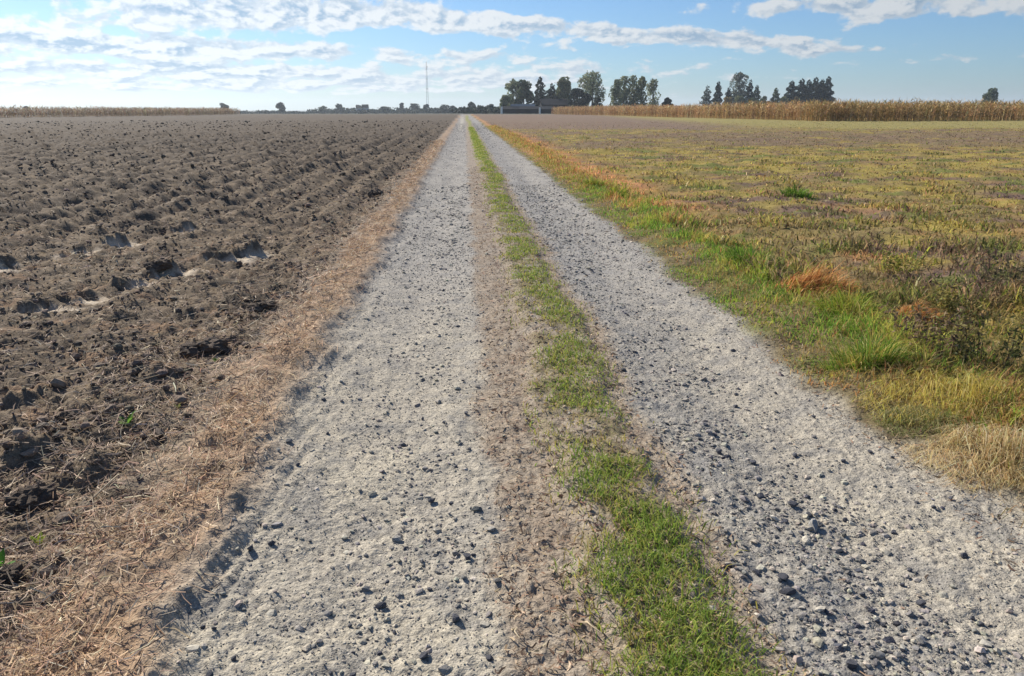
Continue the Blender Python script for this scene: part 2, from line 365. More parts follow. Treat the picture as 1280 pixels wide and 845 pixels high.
# ------------------------------------------------------------------ ground sheet (finer near the path, to the horizon), split into its surfaces
def build_land():
    azs = np.concatenate([np.arange(-0.70, 0.76, 0.0034)])
    lo = -0.70 - np.cumsum(np.geomspace(0.006, 0.05, 22)); hi = azs[-1] + np.cumsum(np.geomspace(0.006, 0.05, 22))
    rest = np.linspace(hi[-1], lo[-1] + 2 * math.pi, 28)[1:-1]
    azs = np.concatenate([lo[::-1], azs, hi, rest])
    rs = [0.35]
    while rs[-1] < 6000:
        r = rs[-1]
        k = 0.05 if r < 1.3 else 0.0052 if r < 40 else 0.0075 if r < 100 else 0.02 if r < 320 else 0.12
        rs.append(r * (1 + k))
    rs = np.array(rs); na, nr = len(azs), len(rs)
    A, R = np.meshgrid(azs, rs)
    J = np.random.default_rng(3)
    core = (A > -0.7) & (A < 0.76) & (R < 60)
    A = A + np.where(core, J.uniform(-.0011, .0011, A.shape), 0); R = R * (1 + np.where(core, J.uniform(-.0016, .0016, A.shape), 0))
    x = (R * np.sin(A)).ravel(); y = (R * np.cos(A)).ravel()
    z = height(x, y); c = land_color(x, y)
    V = np.stack([x, y, z], 1)
    V = np.vstack([V, [[0, 0, float(height(np.zeros(1), np.zeros(1))[0])]]]); c = np.vstack([c, land_color(np.zeros(1), np.zeros(1))])
    i = np.arange(nr - 1)[:, None] * na; j = np.arange(na)[None, :]; j2 = (np.arange(na)[None, :] + 1) % na
    Q = np.stack([i + j, i + j2, i + na + j2, i + na + j], -1).reshape(-1, 4)
    T = np.stack([np.full(na, len(V) - 1), np.arange(na), (np.arange(na) + 1) % na], 1)[:, ::-1]
    Q = Q[:, ::-1]
    xe = edges(V[:, 0], V[:, 1]); y_ = V[:, 1]
    def zone(f):
        xm = xe[f].mean(1); rm = np.hypot(V[f, 0], V[f, 1]).mean(1)
        z_ = np.zeros(len(f), int); z_[(xm < -1.47)] = 1; z_[(xm >= -1.47) & (xm < -0.95)] = 2; z_[(xm >= -0.95) & (xm < 2.1)] = 0; z_[(xm >= 2.1) & (xm < 2.98)] = 3; z_[xm >= 2.98] = 4
        z_[rm > 330] = 5
        return z_
    zq, zt = zone(Q), zone(T)
    for k, (nm, lab) in enumerate([('gravel_track', 'pale gravel farm track with two wheel ruts'), ('ploughed_field', 'dark ploughed field left of the track'),
                         ('straw_bank', 'brown straw covered bank between track and ploughed field'), ('grass_verge', 'green verge along the right edge of the track'),
                         ('fallow_field', 'weedy fallow field right of the track'), ('distant_ground', 'far land beyond the fields')]):
        Fs = [f for f in (Q[zq == k], T[zt == k]) if len(f)]
        used = np.unique(np.concatenate([f.ravel() for f in Fs])); mp = np.full(len(V), -1); mp[used] = np.arange(len(used))
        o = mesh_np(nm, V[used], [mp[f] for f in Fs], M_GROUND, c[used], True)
        tag(o, kind='structure')
build_land()

# ------------------------------------------------------------------ scattering tools
ICO_V, ICO_F = None, None
def ico():
    global ICO_V, ICO_F
    p = (1 + 5 ** .5) / 2
    ICO_V = np.array([(-1, p, 0), (1, p, 0), (-1, -p, 0), (1, -p, 0), (0, -1, p), (0, 1, p), (0, -1, -p), (0, 1, -p), (p, 0, -1), (p, 0, 1), (-p, 0, -1), (-p, 0, 1)], float)
    ICO_V /= np.linalg.norm(ICO_V[0])
    ICO_F = np.array([(0, 11, 5), (0, 5, 1), (0, 1, 7), (0, 7, 10), (0, 10, 11), (1, 5, 9), (5, 11, 4), (11, 10, 2), (10, 7, 6), (7, 1, 8), (3, 9, 4), (3, 4, 2), (3, 2, 6), (3, 6, 8), (3, 8, 9), (4, 9, 5), (2, 4, 11), (6, 2, 10), (8, 6, 7), (9, 8, 1)])
ico()
def rot_rand(n, rng):
    q = rng.normal(size=(n, 4)); q /= np.linalg.norm(q, axis=1)[:, None]; w, x, y, z = q.T
    return np.stack([np.stack([1 - 2 * (y * y + z * z), 2 * (x * y - z * w), 2 * (x * z + y * w)], -1),
                     np.stack([2 * (x * y + z * w), 1 - 2 * (x * x + z * z), 2 * (y * z - x * w)], -1),
                     np.stack([2 * (x * z - y * w), 2 * (y * z + x * w), 1 - 2 * (x * x + y * y)], -1)], 1)
def lumps(name, x, y, size, cols, mat, flat=0.65, jag=0.28, sink=0.25, rng=RNG):
    n = len(x)
    v = ICO_V[None] * (1 + rng.uniform(-jag, jag, (n, 12, 1)))
    v = v * rng.uniform(0.65, 1.25, (n, 1, 3))
    v = np.einsum('nij,nkj->nki', rot_rand(n, rng), v)
    v[:, :, 2] *= flat
    v *= size[:, None, None]
    z = height(x, y) + size * flat * (1 - 2 * sink)
    v += np.stack([x, y, z], 1)[:, None, :]
    F = (ICO_F[None] + (np.arange(n) * 12)[:, None, None]).reshape(-1, 3)
    return mesh_np(name, v.reshape(-1, 3), [F], mat, np.repeat(cols, 12, 0), False)
def blades(x, y, z, h, w, lean, leanaz, cols, curl=0.5, yaw=None, rng=RNG):
    """tapered bent blades; returns V, F, C"""
    n = len(x)
    if yaw is None: yaw = rng.uniform(0, 2 * math.pi, n)
    dx, dy = np.cos(yaw) * w * .5, np.sin(yaw) * w * .5
    lx, ly = np.cos(leanaz), np.sin(leanaz)
    b = np.stack([x, y, z], 1); side = np.stack([dx, dy, np.zeros(n)], 1)
    m = b + np.stack([lx * h * lean * .4, ly * h * lean * .4, h * .55 * np.sqrt(np.clip(1 - (lean * .5) ** 2, .05, 1))], 1)
    tp = b + np.stack([lx * h * lean * (1 + curl * .3), ly * h * lean * (1 + curl * .3), h * np.clip(1 - curl * .35 * lean - lean * lean * .45, .08, 1)], 1)
    V = np.stack([b - side, b + side, m - side * .8, m + side * .8, tp], 1).reshape(-1, 3)
    o = (np.arange(n) * 5)[:, None]
    F = np.concatenate([o + np.array([[0, 1, 3]]), o + np.array([[0, 3, 2]]), o + np.array([[2, 3, 4]])], 0)
    return V, F, np.repeat(cols, 5, 0)
def tri_blades(x, y, z, h, w, lean, leanaz, cols, rng=RNG):
    n = len(x); yaw = rng.uniform(0, 2 * math.pi, n)
    side = np.stack([np.cos(yaw) * w * .5, np.sin(yaw) * w * .5, np.zeros(n)], 1); b = np.stack([x, y, z], 1)
    tp = b + np.stack([np.cos(leanaz) * h * lean, np.sin(leanaz) * h * lean, h * np.sqrt(np.clip(1 - lean ** 2, .05, 1))], 1)
    V = np.stack([b - side, b + side, tp], 1).reshape(-1, 3)
    return V, np.arange(3 * n).reshape(-1, 3), np.repeat(cols, 3, 0)
def join(parts):
    V, F, C, k = [], [], [], 0
    for (v, f, c) in parts:
        V.append(v); F.append(f + k); C.append(c); k += len(v)
    return np.vstack(V), np.vstack(F), np.vstack(C)
def colvar(n, base, dv=0.18, dh=0.06, rng=RNG):
    c = np.tile(lin(base), (n, 1)) if np.ndim(base) == 1 else base.copy()
    c = c * np.exp(rng.normal(0, dv, (n, 1))) * np.exp(rng.normal(0, dh, (n, 3)))
    return np.clip(c, 0.004, 0.8)
def choose(n, pal, wts, rng=RNG):
    i = rng.choice(len(pal), n, p=np.array(wts) / sum(wts)); return np.array([lin(p) for p in pal])[i]
def polar_pts(n, r0, r1, x0, x1, rng=RNG, power=0.0):
    """points between lateral x0..x1, forward distance log spread (denser near)"""
    y = np.exp(rng.uniform(math.log(r0), math.log(r1), n)); x = rng.uniform(x0, x1, n)
    return x, y

# ------------------------------------------------------------------ gravel, clods, litter (uncountable)
def scatter_gravel():
    parts = []
    n = 46000
    y = np.exp(RNG.uniform(math.log(1.3), math.log(17), n)); x = RNG.uniform(-1.05, 2.25, n)
    xe, d = masks(x, y)
    loose = 0.13 + 1.15 * smooth(0.9, 1.0, xe) * smooth(1.9, 1.3, xe) + 0.35 * smooth(-0.75, -0.2, xe) * smooth(0.1, -0.1, xe) + 0.5 * smooth(4, 9, y)
    clus = smooth(-0.5, 0.5, fbm(x * 2.5, y * 2.5, 80, 3))
    keep = RNG.uniform(0, 1.2, n) < loose * (0.3 + clus) * (1 - 0.75 * d['litter']) * (1 - 0.7 * d['verge']) * (1 - .8 * d['strawL'])
    x, y = x[keep], y[keep]; n = len(x)
    size = np.clip(RNG.lognormal(math.log(0.0062), 0.48, n), .0035, .021) * (1 + 0.5 * smooth(4, 14, y))
    dull = 0.5 + 0.5 * smooth(0.9, 1.0, edges(x, y))
    col = np.where((RNG.uniform(0, 1, n) < .02 + .07 * smooth(0.9, 1.0, edges(x, y)))[:, None], choose(n, [(62, 62, 68), (80, 80, 86)], [1, 1]), choose(n, [(156, 149, 137), (132, 127, 121), (172, 163, 148), (110, 107, 104)], [5, 4, 4, 2]))
    o = lumps('gravel', x, y, size, colvar(n, col, .12, .03), M_STONE, 0.6, 0.38, 0.36)
    tag(o, kind='stuff')
    # the same gravel farther along the track, eight faces each
    n = 15000
    y = np.exp(RNG.uniform(math.log(9), math.log(95), n)); x = RNG.uniform(-1.0, 2.2, n); xe, d = masks(x, y)
    k = RNG.uniform(0, 1, n) < smooth(9, 17, y) * (1 - .85 * d['litter']) * (1 - .8 * d['verge']) * (1 - .8 * d['strawL']) * (.35 + .65 * smooth(-.4, .4, fbm(x * 2.5, y * 1.2, 81, 2)))
    x, y = x[k], y[k]; n = len(x); sz = np.exp(RNG.normal(0, .35, n)) * (.0095 + .016 * smooth(12, 80, y))
    q = np.array([(1, 0, 0), (-1, 0, 0), (0, 1, 0), (0, -1, 0), (0, 0, 1), (0, 0, -1)], float); F8 = np.array([(0, 2, 4), (2, 1, 4), (1, 3, 4), (3, 0, 4), (2, 0, 5), (1, 2, 5), (3, 1, 5), (0, 3, 5)])
    v = np.einsum('nij,nkj->nki', rot_rand(n, RNG), q[None] * RNG.uniform(.6, 1.2, (n, 6, 1))); v[:, :, 2] *= .6; v *= sz[:, None, None]; v += np.stack([x, y, height(x, y) + sz * .15], 1)[:, None]
    col = choose(n, [(150, 145, 138), (126, 123, 120), (100, 99, 100), (80, 80, 84)], [4, 4, 2, 1.2])
    tag(mesh_np('far_gravel', v.reshape(-1, 3), [(F8[None] + (np.arange(n) * 6)[:, None, None]).reshape(-1, 3)], M_STONE, np.repeat(colvar(n, col, .12, .03), 6, 0)), kind='stuff')
    # grit: the finest chips, eight faces each
    n = 28000
    y = np.exp(RNG.uniform(math.log(1.3), math.log(11), n)); x = RNG.uniform(-1.1, 2.3, n); xe, d = masks(x, y)
    k = RNG.uniform(0, 1, n) < (1 - .8 * d['litter']) * (1 - .7 * d['verge']) * (1 - .8 * d['strawL']); x, y = x[k], y[k]; n = len(x)
    q = np.array([(1, 0, 0), (-1, 0, 0), (0, 1, 0), (0, -1, 0), (0, 0, 1), (0, 0, -1)], float); F8 = np.array([(0, 2, 4), (2, 1, 4), (1, 3, 4), (3, 0, 4), (2, 0, 5), (1, 2, 5), (3, 1, 5), (0, 3, 5)])
    sz = RNG.uniform(.0025, .0058, n) * (1 + .6 * smooth(3, 10, y))
    v = np.einsum('nij,nkj->nki', rot_rand(n, RNG), q[None] * RNG.uniform(.5, 1.2, (n, 6, 1))); v[:, :, 2] *= .7; v *= sz[:, None, None]
    v += np.stack([x, y, height(x, y) + sz * .25], 1)[:, None]
    col = choose(n, [(152, 146, 134), (132, 128, 120), (168, 160, 146), (100, 98, 98)], [4, 4, 3, 2])
    tag(mesh_np('grit', v.reshape(-1, 3), [(F8[None] + (np.arange(n) * 6)[:, None, None]).reshape(-1, 3)], M_STONE, np.repeat(colvar(n, col, .12, .03), 6, 0)), kind='stuff')
scatter_gravel()
U3 = [1, 1, 1]
def scatter_clods():
    n = 30000
    y = np.exp(RNG.uniform(math.log(1.3), math.log(48), n)); az_ = RNG.uniform(-0.68, 0.0, n)
    x = y * np.tan(az_)
    xe, d = masks(x, y); ban, flo, eas = pit_fields(x, y)
    cl = smooth(-0.3, 0.5, fbm(x * 1.1, y * 1.1, 85, 3))
    keep = (d['plough'] > 0.5) & (RNG.uniform(0, 1, n) < 0.25 + 0.75 * cl) & (flo < 0.1)
    x, y = x[keep], y[keep]; n = len(x)
    size = np.clip(RNG.lognormal(math.log(0.010), 0.58, n), .004, .042) * (1 + 1.3 * smooth(6, 40, y))
    col = choose(n, [(116, 102, 88), (102, 91, 80), (132, 115, 98), (88, 79, 71)], [5, 4, 3, 1.5])
    o = lumps('loose_clods', x, y, size, colvar(n, col, .14, .03), M_CLOD, 0.7, 0.25, 0.3)
    tag(o, kind='stuff')
    n = 29000
    y = np.exp(RNG.uniform(math.log(3.5), math.log(110), n)); x = y * np.tan(RNG.uniform(-.66, 0, n)); xe, d = masks(x, y)
    ban, flo, eas = pit_fields(x, y); k = (d['plough'] > .5) & (flo < .1) & (RNG.uniform(0, 1, n) < .3 + .7 * smooth(3.5, 12, y)); x, y = x[k], y[k]; n = len(x)
    size = np.exp(RNG.normal(0, .5, n)) * (.008 + .014 * smooth(3, 24, y) + .028 * smooth(22, 100, y))
    tag(lumps('field_clods', x, y, size, colvar(n, choose(n, [(110, 97, 85), (97, 86, 76), (124, 109, 94)], U3) * (1 - .3 * smooth(7, 45, y))[:, None], .16, .03), M_CLOD, .6, .3, .35), kind='stuff')
scatter_clods()
def flat_straw(x, y, L, w, cols, lift, rng=RNG, up=0.25):
    n = len(x); a = rng.uniform(0, 2 * math.pi, n); e = rng.normal(0, up, n)
    d = np.stack([np.cos(a) * np.cos(e), np.sin(a) * np.cos(e), np.sin(e)], 1); s = np.stack([-np.sin(a), np.cos(a), rng.normal(0, .5, n)], 1)
    c = np.stack([x, y, height(x, y) + lift], 1)
    b = rng.normal(0, .12, n)[:, None] * s * L[:, None]
    V = np.stack([c - d * L[:, None] / 2 - s * w[:, None] / 2, c - d * L[:, None] / 2 + s * w[:, None] / 2, c + b + s * w[:, None] / 2, c + b - s * w[:, None] / 2, c + d * L[:, None] / 2], 1).reshape(-1, 3)
    o = (np.arange(n) * 5)[:, None]
    F = np.concatenate([o + np.array([[0, 1, 2]]), o + np.array([[0, 2, 3]]), o + np.array([[3, 2, 4]])], 0)
    return V, F, np.repeat(cols, 5, 0)
def scatter_straw():
    # left bank
    n = 44000
    y = np.exp(RNG.uniform(math.log(1.4), math.log(40), n)); x = RNG.uniform(-1.85, -0.75, n)
    xe, d = masks(x, y)
    k = RNG.uniform(0, 1, n) < d['strawL'] * (0.12 + 0.88 * smooth(-0.95, -1.25, xe)) * (.45 + .55 * smooth(-.4, .2, fbm(x * 2.4, y * 1.2, 94, 2))) + 0.10 * d['plough']
    x, y = x[k], y[k]; n = len(x); far = 1 + y / 9
    col = colvar(n, choose(n, [(200, 171, 138), (174, 144, 115), (218, 198, 168), (134, 112, 92), (184, 144, 112)], [5, 5, 3, 3, 1.6]), .15, .04)
    p1 = flat_straw(x, y, RNG.uniform(.02, .13, n) * far ** .5, RNG.uniform(.0014, .0034, n) * far, col, RNG.uniform(0.002, .03, n) * (1 + smooth(.2, .6, fbm(x * 3, y * 3, 93, 2))), up=.38)
    V, F, C = p1
    tag(mesh_np('bank_straw', V, [F], M_DRY, C), kind='stuff')
    # litter beside the middle strip and along the right edge
    n = 40000
    y = np.exp(RNG.uniform(math.log(1.3), math.log(22), n)); x = RNG.uniform(-0.05, 2.7, n)
    xe, d = masks(x, y)
    k = RNG.uniform(0, 1, n) < d['litter'] * .95 + 0.5 * smooth(1.9, 2.15, xe) * smooth(2.7, 2.3, xe) + 0.01
    x, y = x[k], y[k]; n = len(x); far = 1 + y / 7
    col = colvar(n, choose(n, [(156, 132, 108), (130, 106, 86), (188, 168, 138), (104, 86, 72), (150, 116, 92)], [5, 5, 3, 3, 2]), .15, .04)
    V, F, C = flat_straw(x, y, RNG.uniform(.008, .038, n) * far ** .5, RNG.uniform(.002, .0055, n) * far ** .7, col, RNG.uniform(0.001, .012, n), up=.3)
    tag(mesh_np('track_litter', V, [F], M_DRY, C), kind='stuff')
    # stubble bits over the ploughed soil
    n = 60000
    y = np.exp(RNG.uniform(math.log(1.4), math.log(34), n)); x = y * np.tan(RNG.uniform(-.68, -.03, n))
    xe, d = masks(x, y)
    k = RNG.uniform(0, 1, n) < d['plough'] * (0.3 + .3 * np.exp(-((xe + 1.7) / .6) ** 2) + .7 * smooth(0, .5, fbm(x * .8, y * .8, 91, 3))) * (.25 + .75 * smooth(26, 9, y - x * 0.3))
    x, y = x[k], y[k]; n = len(x); far = 1 + y / 8
    col = colvar(n, choose(n, [(178, 156, 130), (150, 126, 106), (206, 188, 160), (126, 106, 92)], [4, 4, 2, 4]), .15, .04)
    V, F, C = flat_straw(x, y, RNG.uniform(.02, .12, n) * far ** .4, RNG.uniform(.0015, .004, n) * far ** .8, col, RNG.uniform(0.004, .03, n), up=.35)
    tag(mesh_np('field_stubble', V, [F], M_DRY, C), kind='stuff')
scatter_straw()

# ------------------------------------------------------------------ grass and weeds (uncountable)
def scatter_grass():
    # green strip between the ruts
    n = 66000
    y = np.exp(RNG.uniform(math.log(1.3), math.log(75), n)); x = RNG.uniform(0.30, 1.0, n)
    xe, d = masks(x, y)
    pat = fbm(x * 1.6, y * 1.6, 100, 3); lush = smooth(3.6, 2.4, y)
    edge = np.exp(-((xe - 0.63) / 0.20) ** 2 * 1.2)
    k = RNG.uniform(0, 1, n) < np.clip(edge * (0.16 + 1.0 * smooth(-.35, .2, pat + .15 * lush + .25 * perlin(x * 7, y * 5, 101))) * 1.15, 0, 1)
    x, y, pat, xe = x[k], y[k], pat[k], xe[k]; n = len(x); lush = smooth(3.8, 2.4, y)
    yel = smooth(.1, -.5, pat) + .25 * smooth(.2, .35, abs(xe - .62))
    c = np.where((RNG.uniform(0, 1, n) < np.clip(yel * .8 + .15 * (1 - lush), 0, 1))[:, None], choose(n, [(176, 166, 86), (186, 168, 108), (164, 160, 76)], [3, 2, 3]), choose(n, [(138, 156, 70), (120, 144, 62), (164, 168, 84)], [3, 3, 3]))
    far = 1 + y / 5
    h = RNG.uniform(.018, .05, n) * (1 + .5 * lush + .3 * smooth(.0, .5, pat)) * (1 + .25 * smooth(5, 30, y))
    V, F, C = blades(x, y, height(x, y) - .004, h, RNG.uniform(.0022, .0042, n) * far ** .85, RNG.uniform(.25, .95, n), RNG.uniform(0, 6.28, n), colvar(n, c, .15, .05))
    tag(mesh_np('middle_strip_grass', V, [F], M_BLADE, C), kind='stuff')
    # verge at the right edge of the track
    n = 90000
    y = np.exp(RNG.uniform(math.log(2.2), math.log(80), n)); x = RNG.uniform(1.9, 3.6, n)
    xe, d = masks(x, y)
    pat = fbm(x * 1.1, y * 1.1, 105, 3)
    dens = smooth(2.0, 2.35, xe - .35 * smooth(4.4, 3.2, y)) * smooth(3.7, 2.8, xe)
    k = RNG.uniform(0, 1, n) < dens * (.35 + .65 * smooth(-.4, .2, pat))
    x, y, pat, xe = x[k], y[k], pat[k], xe[k]; n = len(x)
    green = smooth(3.9, 5.0, y) * smooth(20, 12, y)
    g = RNG.uniform(0, 1, n) < (.22 + .60 * green) * smooth(-.6, .15, pat + .15)
    c = np.where(g[:, None], choose(n, [(118, 156, 58), (98, 138, 52), (146, 170, 68), (164, 176, 78)], [3, 3, 3, 1.5]), choose(n, [(176, 154, 84), (176, 128, 84), (190, 168, 110), (130, 116, 70)], [3, 2.5, 3, 2]))
    cn = fbm(x * 1.7, y * .8, 106, 3) + .25 * smooth(2.5, 3.0, xe)
    kk = RNG.uniform(0, 1, n) < .8
    c = np.where(((cn > .22) & kk & g)[:, None], choose(n, [(176, 180, 76), (160, 168, 70), (188, 176, 92)], [1, 1, 1]), c)
    c = np.where(((cn > .62) & kk)[:, None], choose(n, [(206, 150, 92), (190, 130, 80), (212, 172, 112)], [1, 1, 1]), c)
    clump = 1 + .75 * smooth(.05, .5, cn) * smooth(2.3, 2.7, xe)
    far = 1 + y / 6
    hump = smooth(2.1, 2.8, xe)
    h = RNG.uniform(.025, .075, n) * (.55 + .9 * hump) * (1 + .5 * smooth(0, .5, pat)) * clump
    V, F, C = blades(x, y, height(x, y) - .005, h, RNG.uniform(.003, .006, n) * far ** .8, RNG.uniform(.2, .95, n), RNG.uniform(0, 6.28, n), colvar(n, c, .16, .05))
    tag(mesh_np('verge_grass', V, [F], M_BLADE, C), kind='stuff')
    # matted dead grass at the near end of the verge
    n = 26000
    y = np.exp(RNG.uniform(math.log(2.0), math.log(7.5), n)); x = RNG.uniform(2.0, 4.4, n)
    xe, d = masks(x, y); pat = fbm(x * 2.2, y * 2.2, 115, 3)
    k = RNG.uniform(0, 1, n) < smooth(2.15, 2.7, xe) * (.25 + .75 * smooth(-.5, .3, pat)); x, y, pat = x[k], y[k], pat[k]; n = len(x)
    c = np.where((RNG.uniform(0, 1, n) < .22 + .4 * smooth(0, .5, pat))[:, None], choose(n, [(118, 124, 60), (136, 138, 72), (100, 112, 54)], [1, 1, 1]), choose(n, [(188, 164, 112), (164, 136, 92), (206, 186, 140), (132, 108, 78)], [3, 3, 2, 2]))
    V, F, C = blades(x, y, height(x, y) - .004, RNG.uniform(.04, .16, n), RNG.uniform(.0018, .0045, n), RNG.uniform(.6, 1.0, n), RNG.normal(-2.2, 1.3, n), colvar(n, c, .16, .05), curl=1.0)
    tag(mesh_np('matted_grass', V, [F], M_BLADE, C), kind='stuff')
    # weeds of the fallow field
    n = 170000
    y = np.exp(RNG.uniform(math.log(2.6), math.log(125), n)); x = y * np.tan(RNG.uniform(0.0, .78, n))
    xe, d = masks(x, y)
    pat = fbm(x * .9, y * .9, 110, 3)
    k = (xe > 2.85) & (RNG.uniform(0, 1, n) < .35 + .65 * smooth(-.3, .3, pat)) & (y < 100 + .05 * x)
    x, y, pat = x[k], y[k], pat[k]; n = len(x)
    c = fallow_color(x, y) * 1.35
    t = RNG.uniform(0, 1, n)[:, None]; t = np.where((y > 26)[:, None] & (RNG.uniform(0, 1, n) < .75)[:, None], .5, t)
    c = np.where(t < .14, choose(n, [(104, 116, 54), (92, 104, 58)], [1, 1]), c); c = np.where(t > .86, choose(n, [(176, 160, 124), (160, 130, 96), (84, 66, 62)], [2, 2, 2]), c)
    c = np.where((t > .80) & (t < .86), choose(n, [(160, 156, 70), (150, 158, 62)], [1, 1]), c)
    far = 1 + y / 7
    h = RNG.uniform(.03, .12, n) * (1 + 1.3 * smooth(.1, .6, pat)) * (1 - .4 * smooth(7, 14, y)) * (1 - .4 * smooth(40, 100, y))
    V, F, C = blades(x, y, height(x, y) - .005, h, RNG.uniform(.004, .012, n) * far ** .9, RNG.uniform(.3, 1.0, n), RNG.uniform(0, 6.28, n), colvar(n, c * (1 - .3 * smooth(.2, .6, -pat))[:, None], .2, .06))
    tag(mesh_np('fallow_weeds', V, [F], M_WEED, C), kind='stuff')
scatter_grass()

# ------------------------------------------------------------------ single tussocks and weeds of the right verge
def tussock(name, px, py, w_px, h_px, pal, wts, n, label, cat, droop=0.7, bw=0.006, group=None, wind=None):
    x0, y0 = px_ground(px, py); r = math.hypot(x0, y0); m = r / F_PX
    W_, H_ = w_px * m * .5, h_px * m * 1.05
    z0 = float(height(np.array([x0]), np.array([y0]))[0])
    rr = np.sqrt(RNG.uniform(0, 1, n)) * .7; aa = RNG.uniform(0, 2 * math.pi, n)
    x = rr * np.cos(aa) * W_; y = rr * np.sin(aa) * W_ * .8
    z = height(x + x0, y + y0) - z0 - .01
    rr = rr * (1 + .5 * perlin(np.cos(aa) * 1.5 + px, np.sin(aa) * 1.5, 77)); x = rr * np.cos(aa) * W_ * 1.15; y = rr * np.sin(aa) * W_ * .95; z = height(x + x0, y + y0) - z0 - .01
    h = H_ * RNG.uniform(.3, 1.2, n) * (1.15 - .75 * np.clip(rr, 0, 1)) * (1 + .5 * perlin(x / W_ * 3 + py, y / W_ * 3, 78))
    la = aa + RNG.normal(0, .5, n) if wind is None else RNG.normal(wind, .55, n)
    V, F, C = blades(x, y, z, h, RNG.uniform(.6, 1.3, n) * bw, np.clip(rr * droop + RNG.uniform(0.05, .5, n), 0, .98), la, colvar(n, choose(n, pal, wts), .15, .05), curl=.9)
    o = mesh_np(name, V, [F], M_BLADE, C); o.location = (x0, y0, z0)
    return tag(o, label, cat, group)
GRN = [(92, 128, 44), (112, 146, 52), (138, 158, 62), (78, 106, 42)]; YG = [(160, 164, 60), (138, 152, 56), (174, 160, 76), (104, 130, 48)]
ORG = [(206, 148, 88), (192, 132, 76), (214, 172, 114), (160, 112, 70)]; STR = [(214, 194, 146), (192, 166, 118), (226, 210, 168), (162, 134, 98)]
OLV = [(186, 170, 84), (206, 186, 98), (150, 140, 72), (216, 198, 130)]; DRK = [(120, 100, 80), (96, 80, 68), (140, 118, 90), (112, 110, 66)]
U = [1, 1, 1, 1]; G_T = 'grass tussocks along the right verge'
tussock('grass_tussock', 1016, 372, 110, 36, ORG, U, 1500, 'orange brown tussock of dry grass on the right verge', 'grass tussock', .9, .008, G_T, wind=-.3)
tussock('grass_tussock', 1142, 398, 60, 26, ORG, U, 600, 'smaller orange brown tussock right of the yellow green one', 'grass tussock', 1.1, .006, G_T, wind=-.3)
tussock('grass_tussock', 905, 306, 44, 14, ORG + YG, [1] * 8, 420, 'mixed rust and yellow tussock up the verge left of the lush green one', 'grass tussock', 1.1, .009, G_T)
tussock('grass_tussock', 1062, 400, 78, 34, YG, U, 800, 'yellow green tussock just in front of the orange tussock', 'grass tussock', .8, .007, G_T)
tussock('grass_tussock', 772, 248, 34, 18, YG, U, 420, 'bright yellow green tussock, farther right of the two small verge tussocks', 'grass tussock', .8, .012, G_T)
tussock('grass_tussock', 742, 236, 32, 17, YG, U, 420, 'small yellow green tussock highest up the right verge', 'grass tussock', .8, .013, G_T)
tussock('grass_tussock', 940, 336, 70, 30, GRN, U, 800, 'lush green tussock left of the orange tussock', 'grass tussock', .8, .008, G_T)
tussock('grass_tussock', 870, 298, 50, 18, GRN, U, 500, 'low green grass clump halfway up the right verge', 'grass tussock', .9, .009, G_T)
tussock('grass_tussock', 1205, 508, 230, 36, OLV, [3, 3, 1, 2], 2600, 'wide golden tussock flopped over at the right edge of the track', 'grass tussock', 1.25, .004, G_T, wind=-2.2)
tussock('grass_tussock', 1262, 580, 230, 40, STR, [3, 3, 2, 1], 2600, 'pale straw tussock nearest the camera at the right edge', 'grass tussock', 1.3, .0035, G_T, wind=-2.4)
tussock('grass_tussock', 1150, 530, 130, 26, [(150, 148, 104), (130, 136, 84), (176, 164, 120), (110, 118, 66)], U, 1100, 'low grey green grass lying at the foot of the golden tussock', 'grass tussock', 1.3, .0035, G_T, wind=-2.0)
tussock('grass_tussock', 1085, 462, 90, 46, GRN + OLV, [2, 2, 1, 1, 1, 1, 1, 1], 1300, 'mixed green and straw tussock beside the bend of dark weeds', 'grass tussock', .7, .005, G_T)
tussock('grass_tussock', 995, 246, 40, 18, GRN, U, 360, 'single bright green clump out in the brown fallow field', 'grass tussock', .8, .014)
def weed(px, py, w_px, h_px, pal, nst, label, leaf=.02):
    x0, y0 = px_ground(px, py); r = math.hypot(x0, y0); m = r / F_PX; W_, H_ = w_px * m * .5, h_px * m * 1.05
    z0 = float(height(np.array([x0]), np.array([y0]))[0])
    root = empty('dry_weed', (x0, y0, z0), label, 'weed', 'dry weeds behind the right verge')
    rr = np.sqrt(RNG.uniform(0, 1, nst)) * .8; aa = RNG.uniform(0, 6.28, nst)
    x = rr * np.cos(aa) * W_; y = rr * np.sin(aa) * W_ * .7; h = H_ * RNG.uniform(.6, 1.15, nst); ln = RNG.uniform(.05, .45, nst)
    V, F, C = blades(x, y, np.zeros(nst) - .02, h, np.full(nst, .006), ln, aa, colvar(nst, choose(nst, pal, U), .15, .04))
    mesh_np('stems', V, [F], M_DRY, C, parent=root)['kind'] = 'stuff'
    per = 16; n = nst * per; i = np.repeat(np.arange(nst), per); t = RNG.uniform(.25, 1.0, n)
    lx = x[i] + np.cos(aa[i]) * h[i] * ln[i] * t; ly = y[i] + np.sin(aa[i]) * h[i] * ln[i] * t; lz = h[i] * t * .92
    c = np.stack([lx, ly, lz], 1) + RNG.normal(0, .018, (n, 3)); R_ = rot_rand(n, RNG); s = leaf * RNG.uniform(.5, 1.3, n)
    q = np.array([(-1, 0, 0), (0, -.4, 0), (1, 0, .15), (0, .4, 0)]); v = np.einsum('nij,kj->nki', R_, q) * s[:, None, None] + c[:, None]
    mesh_np('leaves', v.reshape(-1, 3), [np.arange(4 * n).reshape(-1, 4)], M_BLADE, np.repeat(colvar(n, choose(n, pal, U), .2, .05), 4, 0), parent=root)
weed(1165, 452, 80, 58, DRK, 34, 'dark brown leafy dead weed left of the shaded weed clump')
